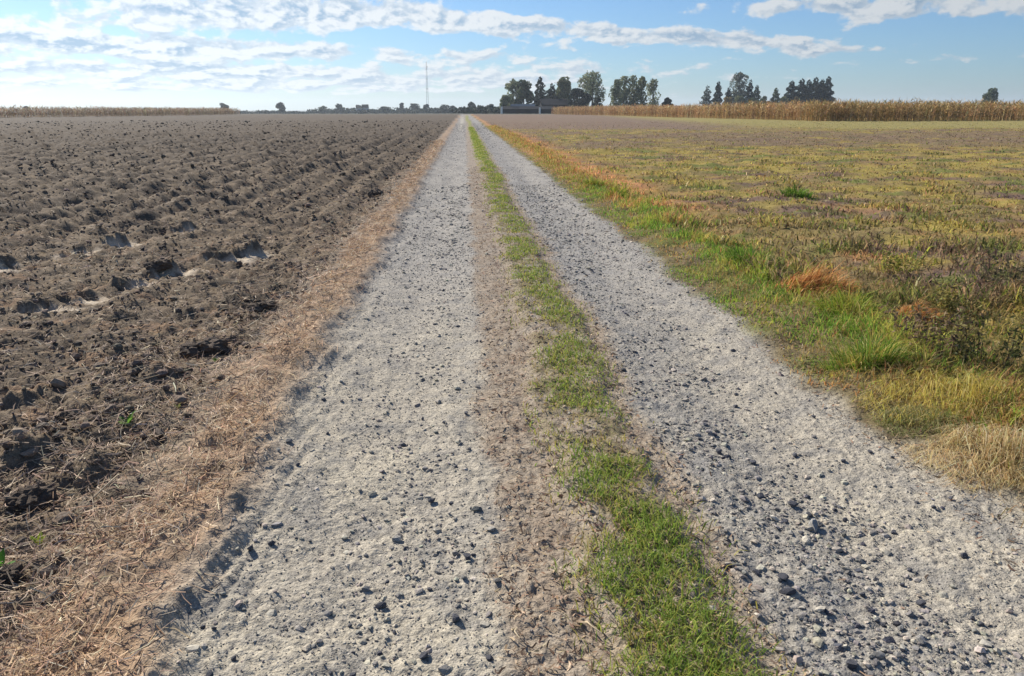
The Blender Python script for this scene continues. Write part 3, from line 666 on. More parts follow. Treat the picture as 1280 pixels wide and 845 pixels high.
weed(1240, 462, 110, 62, [(88, 92, 56), (104, 104, 62), (78, 70, 56), (122, 112, 70)], 44, 'dark green shaded weed clump behind the golden tussock')
weed(1130, 420, 60, 40, [(126, 102, 74), (150, 116, 80), (104, 84, 66), (120, 116, 64)], 26, 'tan dry weed between orange tussock and dark brown weed')
weed(1262, 368, 70, 44, [(92, 88, 66), (112, 98, 76), (80, 76, 58), (130, 116, 84)], 28, 'grey olive weed farther out near the right edge', .022)
weed(1195, 392, 60, 34, [(140, 132, 70), (120, 106, 70), (158, 144, 82), (110, 112, 60)], 26, 'yellowish weed in the field above the dark brown weed', .022)
weed(1120, 345, 60, 24, [(150, 148, 66), (132, 138, 60), (112, 112, 62), (166, 150, 84)], 24, 'low yellow green weed beyond the orange tussock', .022)

# ------------------------------------------------------------------ stones you can pick out on the track
def stone_mesh(seed, dark):
    rng = np.random.default_rng(seed); bm = bmesh.new()
    bmesh.ops.create_icosphere(bm, subdivisions=2, radius=1.0)
    dirs = [Vector(v).normalized() for v in rng.normal(size=(9, 3))]; cuts = rng.uniform(.42, .8, 9)
    for v in bm.verts:
        p = v.co.copy()
        for d_, c_ in zip(dirs, cuts):
            e = p.dot(d_) - c_
            if e > 0: p -= d_ * e
        p *= 1 + rng.uniform(-.05, .05); v.co = Vector((p.x * 1.15, p.y * .85, p.z * .8))
    me = bpy.data.meshes.new('stone'); bm.to_mesh(me); bm.free()
    base = lin((90, 90, 95)) if dark else lin((158, 155, 150))
    attr_color(me, np.clip(base[None] * np.exp(rng.normal(0, .08, (len(me.vertices), 1))), 0, 1)); me.materials.append(M_STONE)
    return me
DARK = [stone_mesh(s, True) for s in range(6)]; PALE = [stone_mesh(20 + s, False) for s in range(4)]
STONES = [  # photo column, row, width, dark?
    (540, 620, 15, 1), (475, 748, 17, 1), (570, 770, 18, 1), (584, 694, 15, 1), (592, 690, 9, 1), (492, 781, 10, 1), (437, 772, 9, 1), (447, 760, 8, 1), (537, 730, 11, 1), (483, 720, 11, 1),
    (612, 820, 14, 1), (590, 677, 10, 1), (314, 684, 14, 1), (340, 676, 12, 1), (327, 652, 9, 1), (370, 667, 7, 1), (387, 669, 7, 1), (253, 780, 10, 1), (268, 784, 10, 1), (261, 837, 12, 1), (292, 818, 11, 1), (372, 581, 11, 1),
    (583, 517, 10, 1), (524, 500, 7, 1), (555, 527, 8, 1), (587, 560, 8, 1), (570, 579, 8, 1), (550, 572, 7, 1), (579, 476, 7, 1), (601, 427, 6, 1), (512, 600, 7, 1), (409, 537, 8, 1), (404, 496, 8, 1), (446, 465, 6, 1), (528, 519, 7, 1), (564, 624, 10, 1), (462, 641, 7, 1), (530, 814, 16, 1), (505, 680, 9, 1), (520, 682, 8, 1), (441, 835, 12, 1), (412, 832, 9, 1),
    (1018, 653, 24, 0), (978, 721, 17, 1), (984, 739, 22, 1), (1153, 794, 17, 0), (1098, 815, 19, 0), (1065, 826, 20, 1), (1168, 841, 18, 0), (1207, 694, 14, 1), (917, 438, 10, 1), (920, 502, 10, 1), (1017, 521, 9, 1), (995, 562, 12, 1), (1088, 563, 10, 1), (942, 574, 12, 1), (1055, 574, 10, 1), (899, 563, 13, 1), (910, 570, 12, 1), (1116, 572, 8, 1),
    (992, 626, 14, 1), (981, 644, 13, 1), (1058, 641, 10, 1), (1188, 624, 9, 1), (1167, 632, 9, 1), (1080, 735, 11, 1), (1153, 746, 12, 1), (1217, 765, 9, 1), (1228, 772, 10, 1), (1036, 735, 9, 0), (1012, 708, 12, 0), (1096, 717, 10, 1), (1130, 722, 9, 1), (945, 712, 12, 1), (1033, 760, 13, 1), (1105, 772, 11, 1)]
ORD = ['nearest', 'second nearest', 'third nearest', 'fourth nearest', 'fifth nearest', 'sixth nearest', 'seventh nearest', 'eighth nearest', 'ninth nearest', 'tenth nearest', 'eleventh nearest', 'twelfth nearest', 'thirteenth nearest', 'fourteenth nearest', 'fifteenth nearest', 'sixteenth nearest', 'seventeenth nearest', 'eighteenth nearest', 'nineteenth nearest', 'twentieth nearest']
def where(x):
    if x < -0.62: return 'on the straw bank side of the left rut'
    if x < -0.22: return 'in the middle of the left rut'
    if x < 0.5: return 'on the grass strip side of the left rut'
    if x < 1.25: return 'in loose gravel just right of the grass strip'
    return 'on the outer half of the right rut'
SPECIAL = {(540, 620): 'large dark stone alone in the middle distance of the left rut', (475, 748): 'flat dark slab stone in the lower left rut', (570, 770): 'round blackish stone by the brown litter of the left rut',
           (1018, 653): 'large pale flat stone casting a dark shadow in the right rut', (984, 739): 'big dark blue grey stone at the edge of the grass strip', (1153, 794): 'pale grey upright stone in the lower right rut',
           (1207, 694): 'dark stone alone on smooth ground of the right rut'}
cnt = {}
rs_ = random.Random(5)
for (px, py, w, dk) in sorted(STONES, key=lambda s: -s[1]):
    x, y = px_ground(px, py); m = math.hypot(math.hypot(x, y), CAM_H) / F_PX; s = w * m * (.40 if w > 11 else .34)
    o = bpy.data.objects.new('stone', rs_.choice(DARK if dk else PALE)); COL.objects.link(o)
    o.scale = (s, s, s * rs_.uniform(.8, 1.1)); o.rotation_euler = (rs_.uniform(-.3, .3), rs_.uniform(-.3, .3), rs_.uniform(0, 6.28))
    o.location = (x, y, float(height(np.array([x]), np.array([y]))[0]) + s * .38)
    key = ('dark' if dk else 'pale', where(x))
    if (px, py) in SPECIAL: lab = SPECIAL[(px, py)]
    else:
        k = cnt.get(key, 0); cnt[key] = k + 1
        lab = '%s small %s stone %s' % (ORD[k], key[0], key[1])
    tag(o, lab, 'stone', 'stones lying loose on the gravel track')

# ------------------------------------------------------------------ big clods of the ploughed field
def clod_mesh(seed):
    bm = bmesh.new(); bmesh.ops.create_icosphere(bm, subdivisions=4, radius=1.0); rng = np.random.default_rng(seed)
    P = np.array([v.co[:] for v in bm.verts]); o3 = rng.uniform(0, 50, 3)
    n = .40 * perlin(P[:, 0] * 1.3 + o3[0], P[:, 1] * 1.3 + P[:, 2] * .9 + o3[1], seed) + .26 * np.abs(perlin(P[:, 0] * 3 + o3[2], P[:, 1] * 2.6 + P[:, 2] * 2.9, seed + 1)) + .20 * perlin(P[:, 0] * 7 + P[:, 2] * 4, P[:, 1] * 7 + P[:, 2] * 5, seed + 2)
    for v, k in zip(bm.verts, n): v.co = v.co * (0.85 + k)
    me = bpy.data.meshes.new('earth_clod'); bm.to_mesh(me); bm.free()
    base = lin((104, 91, 79)); attr_color(me, base[None] * np.exp(np.random.default_rng(seed).normal(0, .1, (len(me.vertices), 1)))); me.materials.append(M_CLOD)
    return me
CM = [clod_mesh(s) for s in range(5)]
CLODS = [(258, 446, 62, .7, 'broad dark clod of earth beside the straw bank, halfway up the field'), (82, 532, 34, .8, 'upright dark clod of earth at the lower left with pale roots beneath'),
         (120, 575, 36, .6, 'dark earth clod just right of and below the upright clod'), (42, 640, 56, .7, 'largest dark lump of ploughed earth near the left edge'), (20, 560, 26, .7, 'small clod of earth at the left edge above the largest lump'),
         (330, 395, 40, .6, 'clod of earth with dry stalks at the straw bank, above the broad dark clod'), (32, 415, 16, .8, 'small round clod of earth at the left edge near the tyre prints'), (232, 478, 30, .6, 'low clod of earth lower left of the broad dark clod'),
         (470, 246, 26, .8, 'brown clod with dry grass far up the straw bank'), (150, 440, 26, .6, 'flat clod of earth in the middle of the near ploughed soil'), (200, 345, 34, .7, 'dark clod of earth between the two tyre print rows'), (12, 740, 44, .6, 'lump of earth at the lower left corner among straw')]
for i, (px, py, w, fl, lab) in enumerate(CLODS):
    x, y = px_ground(px, py); s = w * math.hypot(math.hypot(x, y), CAM_H) / F_PX * .42
    o = bpy.data.objects.new('earth_clod', CM[i % 5]); COL.objects.link(o); o.scale = (s, s * .8, s * fl * .75); o.rotation_euler = (0, 0, i * 1.3)
    o.location = (x, y, float(height(np.array([x]), np.array([y]))[0]) + s * .2)
    tag(o, lab, 'clod', 'large clods in the ploughed field')

# ------------------------------------------------------------------ stalks and seedlings
def tube_mesh(name, pts, r, mat, col=None, parent=None, sides=5):
    pts = [Vector(p) for p in pts]; V = []; n = len(pts)
    for i, p in enumerate(pts):
        t = (pts[min(i + 1, n - 1)] - pts[max(i - 1, 0)]).normalized(); a = t.orthogonal().normalized(); b = t.cross(a); rr = r[i] if isinstance(r, (list, tuple)) else r
        for k in range(sides):
            an = 2 * math.pi * k / sides; V.append(p + (a * math.cos(an) + b * math.sin(an)) * rr)
    F = [[i * sides + k, i * sides + (k + 1) % sides, (i + 1) * sides + (k + 1) % sides, (i + 1) * sides + k] for i in range(n - 1) for k in range(sides)]
    return mesh_np(name, np.array(V), [np.array(F)], mat, None if col is None else np.tile(lin(col), (len(V), 1)), True, parent)
STALKS = [((222, 384), (0.02, 0, .10), 'short upright pale stalk left of the two tall dry stalks'), ((282, 380), (-.06, .02, .12), 'leaning pale stalk nearer the straw bank beside the clod with stalks'),
          ((268, 398), (.12, -.05, .05), 'pale stalk lying slantwise below the leaning stalk'), ((145, 512), (.16, .10, .05), 'bent pale root or twig above the green seedling'),
          ((332, 372), (.02, .02, .12), 'thin upright stalk closest to the straw bank'), ((60, 470), (.14, .02, .03), 'pale stalk lying flat near the left edge of the ploughed soil'),
          ((640, 788), (.015, -.055, .015), 'short straw lying on brown litter left of the grass strip'), ((722, 778), (.05, -.06, .012), 'long straw lying beside the bright green near grass'), ((110, 640), (.1, .12, .06), 'pale stalk leaning out of the straw bank at lower left')]
for (p, v, lab) in STALKS:
    x, y = px_ground(*p); z = float(height(np.array([x]), np.array([y]))[0]); v = Vector(v) * 1.3
    pts = [(0, 0, -.005), tuple(v * .35 + Vector((0.006, 0.004, .012))), tuple(v * .7 + Vector((-.008, .006, .01))), tuple(v)]
    o = tube_mesh('dry_stalk', pts, [.004, .0036, .003, .002], M_DRY, (206, 188, 156)); o.location = (x, y, z + .006)
    tag(o, lab, 'stalk', 'dry stalks lying about')
LEAFV = np.array([(0, 0, 0), (-.5, .35, .1), (0, .4, .04), (.5, .35, .1), (-.35, .8, .1), (0, .8, .06), (.35, .8, .1), (0, 1.1, .0)]) * np.array([.45, 1, 1])
LEAFF = [np.array([(0, 2, 1), (0, 3, 2), (4, 5, 7), (5, 6, 7)]), np.array([(1, 2, 5, 4), (2, 3, 6, 5)])]
SEED = [((162, 540), .07, 6, (104, 142, 60), 'green seedling with broad leaves in the ploughed soil'), ((270, 459), .04, 4, (122, 150, 70), 'tiny green seedling in front of the broad dark clod'),
        ((52, 690), .05, 5, (168, 186, 70), 'yellow green seedling at the lower left of the field'), ((4, 730), .06, 5, (84, 130, 50), 'green seedling cut by the left edge of the photograph'), ((225, 522), .04, 5, (140, 142, 78), 'olive seedling right of the broad leaved seedling')]
for (p, L, n, c, lab) in SEED:
    x, y = px_ground(*p); z = float(height(np.array([x]), np.array([y]))[0])
    root = empty('weed_seedling', (x, y, z), lab, 'seedling', 'seedlings in the ploughed field')
    for k in range(n):
        o = mesh_np('leaf', LEAFV * L * random.uniform(.8, 1.2), LEAFF, M_BLADE, np.tile(lin(c) * random.uniform(.85, 1.15), (8, 1)), True, root)
        o.rotation_euler = (random.uniform(.4, 1.1), 0, k * 6.28 / n + random.uniform(-.3, .3)); o.location = (0, 0, .01)

# ------------------------------------------------------------------ marker posts
M_WHITE = mat_plain('white_paint', (214, 214, 208), 0.6, 0.06); M_BLACK = mat_plain('dark_band', (40, 40, 44), 0.6, 0.1)
def box_mesh(name, lo, hi, mat, parent=None, bev=0.0):
    bm = bmesh.new(); bmesh.ops.create_cube(bm, size=1.0)
    for v in bm.verts: v.co = Vector([(lo[i] + hi[i]) / 2 + v.co[i] * (hi[i] - lo[i]) for i in range(3)])
    if bev: bmesh.ops.bevel(bm, geom=list(bm.edges), offset=bev, segments=2, affect='EDGES')
    me = bpy.data.meshes.new(name); bm.to_mesh(me); bm.free(); me.materials.append(mat)
    o = bpy.data.objects.new(name, me); COL.objects.link(o)
    if parent: o.parent = parent
    return o
def post(x, y, w, h, lab, band=True):
    z = float(height(np.array([x]), np.array([y]))[0])
    r = empty('marker_post', (x, y, z), lab, 'marker post', 'white marker posts')
    bm = bmesh.new(); bmesh.ops.create_cone(bm, segments=10, radius1=w / 2, radius2=w / 2 * .85, depth=h, cap_ends=True)
    bmesh.ops.translate(bm, verts=bm.verts, vec=(0, 0, h / 2)); me = bpy.data.meshes.new('shaft'); bm.to_mesh(me); bm.free(); me.materials.append(M_WHITE)
    o = bpy.data.objects.new('shaft', me); COL.objects.link(o); o.parent = r
    box_mesh('cap', (-w * .47, -w * .47, h), (w * .47, w * .47, h + .05), M_WHITE, r, .015)

# ------------------------------------------------------------------ trees
def hz(x, y): return float(height(np.array([x]), np.array([y]))[0])
def tree(kind, px, top, w_px, dist, pal, label, name, n=1500, leaf=.55, airy=0.0, base=None, cone=False, group='trees on the horizon', trunkh=None):
    n = int(n * 2.3); leaf *= 1.2; w_px *= (1.3 if kind in ('conifer', 'poplar') else 1.12); airy *= .85
    x0, y0 = px_at(px, dist); z0 = hz(x0, y0); sc = math.hypot(x0, y0) * math.cos(math.atan2(x0, y0)) / 968.0
    H_ = CAM_H + (137.0 - top) * sc - z0; W_ = w_px * sc / 2
    root = empty(name, (x0, y0, z0), label, 'tree' if kind != 'bush' else 'bush', group)
    rng = np.random.default_rng(int(px * 7 + top))
    cb = H_ * ({'conifer': .04, 'bush': .0, 'round': .10, 'poplar': .05}[kind])
    # trunk and limbs
    if kind != 'bush':
        bm_pts = []
        lean = rng.normal(0, .012 * H_, 2)
        tube_mesh('trunk', [(0, 0, -.3), (lean[0] * .3, lean[1] * .3, H_ * .3), (lean[0] * .7, lean[1] * .7, H_ * .6), (lean[0], lean[1], H_ * .93)], [.026 * H_ + .06, .018 * H_ + .04, .011 * H_ + .03, .02], M_BARK, None, root, 7)
        if kind in ('round', 'poplar'):
            Vs, Fs, kk = [], [], 0
            for b in range(11):
                t = rng.uniform(.22, .75); a = rng.uniform(0, 6.28); up = rng.uniform(.5, 1.1) if kind == 'round' else rng.uniform(1.6, 3.0)
                L = W_ * rng.uniform(.6, .95); p0 = Vector((lean[0] * t, lean[1] * t, H_ * t)); d = Vector((math.cos(a), math.sin(a), up)).normalized() * L * (1 if kind == 'round' else 1.7)
                p1 = p0 + d * .5 + Vector((0, 0, .05 * L)); p2 = p0 + d
                for (q0, q1, r0, r1) in ((p0, p1, .008 * H_, .005 * H_), (p1, p2, .005 * H_, .0015 * H_)):
                    tt = (q1 - q0).normalized(); a_ = tt.orthogonal().normalized(); b_ = tt.cross(a_)
                    for (q, r_) in ((q0, r0), (q1, r1)):
                        for s_ in range(4): Vs.append(q + (a_ * math.cos(s_ * math.pi / 2) + b_ * math.sin(s_ * math.pi / 2)) * r_)
                    Fs += [[kk + s_, kk + (s_ + 1) % 4, kk + 4 + (s_ + 1) % 4, kk + 4 + s_] for s_ in range(4)]; kk += 8
            mesh_np('limbs', np.array(Vs), [np.array(Fs)], M_BARK, None, False, root)['kind'] = 'stuff'
    # crown: leaf clumps through the volume
    if kind == 'conifer':
        t = 1 - np.sqrt(rng.uniform(0, 1, n)); t = np.clip(t * 1.02, 0, 1); tier = .75 + .25 * np.sin(t * 34 + rng.uniform(0, .6, n))
        a = rng.uniform(0, 6.28, n); rad = W_ * 1.15 * (1 - t) ** .55 * tier * (.45 + .55 * np.sqrt(rng.uniform(0, 1, n))) * (1 + .22 * np.sin(3 * a + t * 9 + px)) + .05
        P = np.stack([rad * np.cos(a), rad * np.sin(a), cb + (H_ - cb) * t - .12 * rad], 1)
    else:
        nl = {'round': 19, 'bush': 10, 'poplar': 17}[kind]
        C = []
        for i in range(nl):
            if kind == 'poplar': t = rng.uniform(.08, .93); rr = W_ * .62 * math.sin(math.pi * min(1, .22 + .72 * t)) ; s = W_ * rng.uniform(.38, .56)
            else: t = rng.uniform(.12, .9); rr = W_ * .68 * math.sqrt(max(.05, 1 - (2 * t - .95) ** 2)); s = W_ * rng.uniform(.28, .46)
            a = rng.uniform(0, 6.28); q = math.sqrt(rng.uniform(.1, 1))
            C.append((rr * math.cos(a) * q, rr * math.sin(a) * q, cb + (H_ - cb) * t, s))
        C.append((0, 0, H_ - W_ * .33, W_ * .33)); C = np.array(C)
        i = rng.integers(0, len(C), n); u = rng.normal(size=(n, 3)); u /= np.linalg.norm(u, axis=1)[:, None]; q = rng.uniform(.35, 1, n) ** .5
        zs = 1.0 if kind == 'round' else 1.5 if kind == 'poplar' else .9
        P = C[i, :3] + u * (C[i, 3] * q)[:, None] * np.array([1, 1, zs])
        P[:, 2] = np.clip(P[:, 2], .1, H_ * 1.01)
    if airy > 0:
        g = perlin(P[:, 0] * 1.6 / max(W_, .5) * 2 + px, (P[:, 2] + P[:, 1]) * 1.6 / max(W_, .5) * 2, 7); k = g > airy - .55; P = P[k]
    m = len(P); R_ = rot_rand(m, rng); s = leaf * rng.uniform(.5, 1.25, m)
    q = np.array([(-.6, -.3, 0), (.5, -.45, .1), (.65, .35, 0), (-.35, .5, .12)])
    v = np.einsum('nij,kj->nki', R_, q) * s[:, None, None] + P[:, None]
    c = colvar(m, choose(m, pal, [1] * len(pal), rng), .22, .05, rng)
    mesh_np('crown', v.reshape(-1, 3), [np.arange(4 * m).reshape(-1, 4)], M_LEAF, np.repeat(c, 4, 0), False, root)
DG = [(40, 52, 46), (50, 60, 48), (34, 44, 42)]; OG = [(116, 120, 80), (130, 128, 84), (98, 104, 72)]; PG = [(134, 140, 106), (152, 152, 116), (110, 118, 90)]; MG = [(84, 96, 66), (98, 108, 74), (68, 80, 58)]; OB = [(132, 112, 66), (108, 100, 60), (146, 118, 70)]
GF = 'trees round the farm'; GR = 'trees behind the maize field'; GL = 'single trees along the far left horizon'
FD = 370.0
T = tree
T('round', 632, 120, 15, FD - 8, PG, 'small pale tree at the left end of the long barn', 'broadleaf_tree', 900, .5, .35, group=GF)
T('round', 641, 100, 22, FD + 20, PG, 'pale olive tree behind the left half of the long barn', 'broadleaf_tree', 1300, .5, .3, group=GF)
T('round', 655, 102, 24, FD + 14, MG, 'dense mid green tree right of the pale olive tree', 'broadleaf_tree', 1900, .55, .1, group=GF)
T('conifer', 675, 98, 18, FD + 25, DG, 'dark pointed conifer between the two broad farm trees', 'conifer_tree', 1500, .55, group=GF)
T('conifer', 690, 106, 18, FD + 32, DG, 'shorter dark conifer right of the pointed conifer', 'conifer_tree', 1300, .55, group=GF)
T('round', 703, 99, 28, FD + 30, OG, 'flat topped olive tree behind the tall dark barn', 'broadleaf_tree', 1900, .55, .15, group=GF)
T('bush', 725, 112, 30, FD + 2, DG, 'large black green yew bush right of the tall dark barn', 'yew_bush', 2000, .6, group=GF)
T('round', 741, 91, 36, FD + 12, PG, 'tallest airy tree of the farm, gaps of sky in its crown', 'broadleaf_tree', 2200, .5, .42, group=GF)
T('bush', 747, 123, 16, FD - 6, DG, 'low dark bush under the tallest farm tree', 'bush', 900, .5, group=GF)
for (px, tp, w, lab) in [(771, 102, 15, 'leftmost slender tree of the row of five'), (781, 98, 16, 'second slender tree from the left in the row of five'), (793, 97, 18, 'middle slender tree in the row of five'), (804, 98, 16, 'fourth slender tree in the row of five'), (818, 101, 17, 'thin sparse tree at the right end of the row of five')]:
    T('poplar', px, tp, w, FD - 10 + (px % 3) * 6, PG if px != 804 else OG, lab, 'poplar_tree', 1100, .48, .34 if px < 810 else .5, group=GF)
T('bush', 836, 123, 16, FD - 20, DG, 'round dark bush standing alone right of the slender tree row', 'bush', 900, .5, group=GF)
RD = 470.0
T('conifer', 887, 108, 13, RD, [(104, 112, 104), (88, 98, 92)], 'pale grey conifer at the left end of the right tree group', 'conifer_tree', 700, .6, group=GR)
T('conifer', 901, 102, 12, RD + 5, DG, 'slim dark conifer right of the pale grey one', 'conifer_tree', 1200, .6, group=GR)
T('conifer', 915, 110, 12, RD, DG, 'small dark conifer against the left side of the tall airy tree', 'conifer_tree', 900, .6, group=GR)
T('round', 928, 92, 27, RD + 15, [(116, 122, 108), (130, 132, 116), (98, 106, 92)], 'tall airy grey green tree of the right group', 'broadleaf_tree', 1900, .6, .4, group=GR)
T('conifer', 942, 101, 13, RD + 2, DG, 'pointed dark conifer against the right side of the tall airy tree', 'conifer_tree', 1200, .6, group=GR)
T('conifer', 951, 107, 12, RD + 8, MG, 'greener conifer right of the pointed dark one', 'conifer_tree', 900, .6, group=GR)
T('conifer', 976, 111, 14, RD, MG, 'lone conifer standing out of the low hedge', 'conifer_tree', 900, .6, group=GR)
for (px, tp, w, p, lab) in [(913, 121, 16, OB, 'orange brown bush under the small dark conifer'), (930, 120, 18, OG, 'olive bush under the tall airy tree'), (946, 122, 18, MG, 'green bush under the pointed dark conifer'), (962, 120, 18, MG, 'low green bush left of the lone conifer'), (988, 120, 18, OG, 'olive bush between lone conifer and spruce block'), (1004, 121, 16, OB, 'ochre bush in front of the spruce block')]:
    T('bush', px, tp, w, RD - 12, p, lab, 'bush', 700, .55, group=GR)
for (px, tp, w, lab) in [(996, 102, 16, 'leftmost spruce of the dark block'), (1009, 100, 16, 'second spruce from the left in the dark block'), (1018, 101, 15, 'third spruce from the left in the dark block'), (1027, 98, 15, 'fourth spruce from the left in the dark block'), (1035, 100, 15, 'fifth spruce, next to the right end of the dark block'), (1043, 97, 15, 'spruce at the right end of the dark block')]:
    T('conifer', px, tp, w * 1.3, RD + (px % 4) * 4, DG, lab, 'spruce_tree', 1900, .65, group=GR)
    # spruces stand shoulder to shoulder: broad lower halves
T('round', 1261, 110, 21, 470, MG, 'lone round tree above the maize at the far right', 'broadleaf_tree', 1500, .5, 0, group=GR)
for (px, tp, w, d, k, lab) in [(53, 132.5, 11, 700, 'bush', 'tiny bush on the skyline at the far left'), (287, 129, 12, 800, 'round', 'small round tree left of the dark tree on the far left skyline'), (355, 127.5, 11, 800, 'round', 'dark lone tree midway along the left skyline'),
        (406, 132, 9, 850, 'round', 'small tree left of the skyline pair'), (425, 129.5, 14, 850, 'round', 'broader tree of the skyline pair'), (450, 130.5, 7, 850, 'round', 'small tree left of the far white houses'), (481, 133, 14, 850, 'bush', 'low rounded bush right of the far houses'), (503, 128.5, 5, 850, 'poplar', 'single slim tree left of the mast'),
        (519, 129.5, 18, 850, 'round', 'wide tree clump left of the mast foot'), (534, 129.5, 10, 860, 'round', 'tree directly at the mast foot'), (556, 130.5, 14, 800, 'round', 'tree right of the mast'), (566, 132, 12, 800, 'round', 'lower tree beside the one right of the mast'), (590, 127.5, 11, 640, 'round', 'dark tree above the vanishing point of the track'), (600, 131, 10, 640, 'round', 'small tree right of the vanishing point'), (613, 130, 11, 640, 'round', 'tree left of the small pale barn tree')]:
    T(k, px, tp + 1.0, w, d, DG if px != 406 else MG, lab, 'far_tree', 500, .9, .1, group=GL)

# far woods and hedges that read as one mass
def far_wood(name, a, b, h, n, pal, seed):
    rng = np.random.default_rng(seed); t = rng.uniform(0, 1, n)
    x = a[0] + (b[0] - a[0]) * t + rng.normal(0, 3, n); y = a[1] + (b[1] - a[1]) * t + rng.uniform(-10, 10, n)
    hh = h * (.75 + .5 * perlin(t * 26, t * 0 + seed, seed)); z = base_z(x, y) + rng.uniform(0, 1, n) * hh
    R_ = rot_rand(n, rng); s = rng.uniform(.6, 1.5, n); q = np.array([(-.7, -.5, 0), (.7, -.5, .1), (.6, .6, 0), (-.6, .5, .1)])
    v = np.einsum('nij,kj->nki', R_, q) * s[:, None, None] + np.stack([x, y, z], 1)[:, None]
    tag(mesh_np(name, v.reshape(-1, 3), [np.arange(4 * n).reshape(-1, 4)], M_LEAF, np.repeat(colvar(n, choose(n, pal, [1] * len(pal), rng), .2, .05, rng), 4, 0)), kind='stuff')
far_wood('far_woodland', px_at(225, 900), px_at(640, 800), 6.2, 13000, DG, 5)
far_wood('far_woodland', px_at(395, 880), px_at(625, 800), 9.0, 9000, DG, 7)
far_wood('far_hedge', px_at(575, 480), px_at(640, 420), 4.2, 2600, DG, 6)
far_wood('farm_hedge', px_at(690, 372), px_at(760, 372), 3.2, 2200, DG, 8)
far_wood('hedge_row', px_at(900, 480), px_at(1050, 480), 4.6, 3600, MG, 9)

# ------------------------------------------------------------------ buildings
M_ROOF = mat_plain('slate_roof', (44, 60, 78), 0.5, 0.1, 1.0); M_WALL = mat_plain('dark_boarding', (30, 36, 46), 0.8, 0.15, 1.0); M_WALL2 = mat_plain('dark_brick', (32, 31, 36), 0.85, 0.15, 1.0)
M_DOOR = mat_plain('barn_door', (22, 24, 30), 0.7, 0.1); M_PLAST = mat_plain('pale_render', (190, 190, 188), 0.8, 0.08); M_ROOF2 = mat_plain('dark_roof', (22, 24, 31), 0.7, 0.12, 1.0)
def barn(name, px0, px1, y_eave, y_ridge, dist, depth, roof, wall, label, cat='barn', ndoors=3, nwin=0, group=None):
    x0, y0 = px_at(px0, dist); x1, _ = px_at(px1, dist); sc = dist / 968.0; xm = (x0 + x1) / 2; z0 = hz(xm, dist) - .3
    he = CAM_H + (137 - y_eave) * sc - z0; hr = CAM_H + (137 - y_ridge) * sc - z0; hw = (x1 - x0) / 2
    r = empty(name, (xm, dist, z0), label, cat, group)
    V = [(-hw, 0, 0), (hw, 0, 0), (hw, depth, 0), (-hw, depth, 0), (-hw, 0, he), (hw, 0, he), (hw, depth, he), (-hw, depth, he), (-hw, depth / 2, hr - .05), (hw, depth / 2, hr - .05)]
    me = bpy.data.meshes.new('wall'); me.from_pydata(V, [], [(0, 1, 5, 4), (1, 2, 6, 9, 5), (2, 3, 7, 6), (3, 0, 4, 8, 7)]); me.materials.append(wall)
    o = bpy.data.objects.new('wall', me); COL.objects.link(o); o.parent = r
    ov = .5; sl = (hr - he) / (depth / 2); ze = he - ov * sl + .12
    V = [(-hw - ov, -ov, ze), (hw + ov, -ov, ze), (hw + ov, depth / 2, hr + .12), (-hw - ov, depth / 2, hr + .12), (hw + ov, depth + ov, ze), (-hw - ov, depth + ov, ze)]
    V += [(a, b, c - .15) for (a, b, c) in V]
    me = bpy.data.meshes.new('roof'); me.from_pydata(V, [], [(0, 1, 2, 3), (3, 2, 4, 5), (7, 6, 9, 8), (8, 9, 11, 10), (0, 6, 7, 1), (5, 4, 10, 11), (1, 7, 8, 2), (2, 8, 10, 4), (0, 3, 9, 6), (3, 5, 11, 9)]); me.materials.append(roof)
    o = bpy.data.objects.new('roof', me); COL.objects.link(o); o.parent = r
    for k in range(ndoors):
        c = -hw + 2 * hw * (k + .5) / ndoors; box_mesh('door', (c - hw / ndoors * .5, -.06, 0), (c + hw / ndoors * .5, -.005, he * .8), M_DOOR, r)
    for k in range(nwin):
        c = -hw + 2 * hw * (k + .5) / nwin; box_mesh('window', (c - .5, -.05, he * .45), (c + .5, -.005, he * .75), M_DOOR, r)
    return r
GB = 'farm buildings at the end of the track'
barn('long_barn', 628, 692, 136.3, 133.2, 352, 10, M_ROOF2, M_WALL, 'long low dark barn at the foot of the farm trees', ndoors=5, group=GB)
barn('pale_roofed_barn', 640, 668, 134.5, 130.5, 366, 9, M_ROOF, M_WALL, 'barn with pale blue grey roof behind the long barn', ndoors=2, group=GB)
barn('tall_barn', 678, 714, 131, 124, 378, 14, M_ROOF2, M_WALL2, 'taller dark barn right of the long barn', ndoors=2, nwin=4, group=GB)
barn('far_house', 447, 452, 135, 132.5, 840, 7, M_ROOF2, M_PLAST, 'far pale house on the skyline, left of its twin', 'house', 1, 2, 'far houses on the skyline')
barn('far_house', 454, 461, 134.5, 131, 846, 8, M_ROOF2, M_PLAST, 'far pale house on the skyline, larger right one of two', 'house', 1, 3, 'far houses on the skyline')
xq, yq = px_at(627, 346); post(xq, yq, 1.0, 3.0, 'thick white post at the left end of the long barn')
xq, yq = px_at(675, 346); post(xq, yq, 0.9, 2.7, 'thick white post in front of the right part of the long barn')

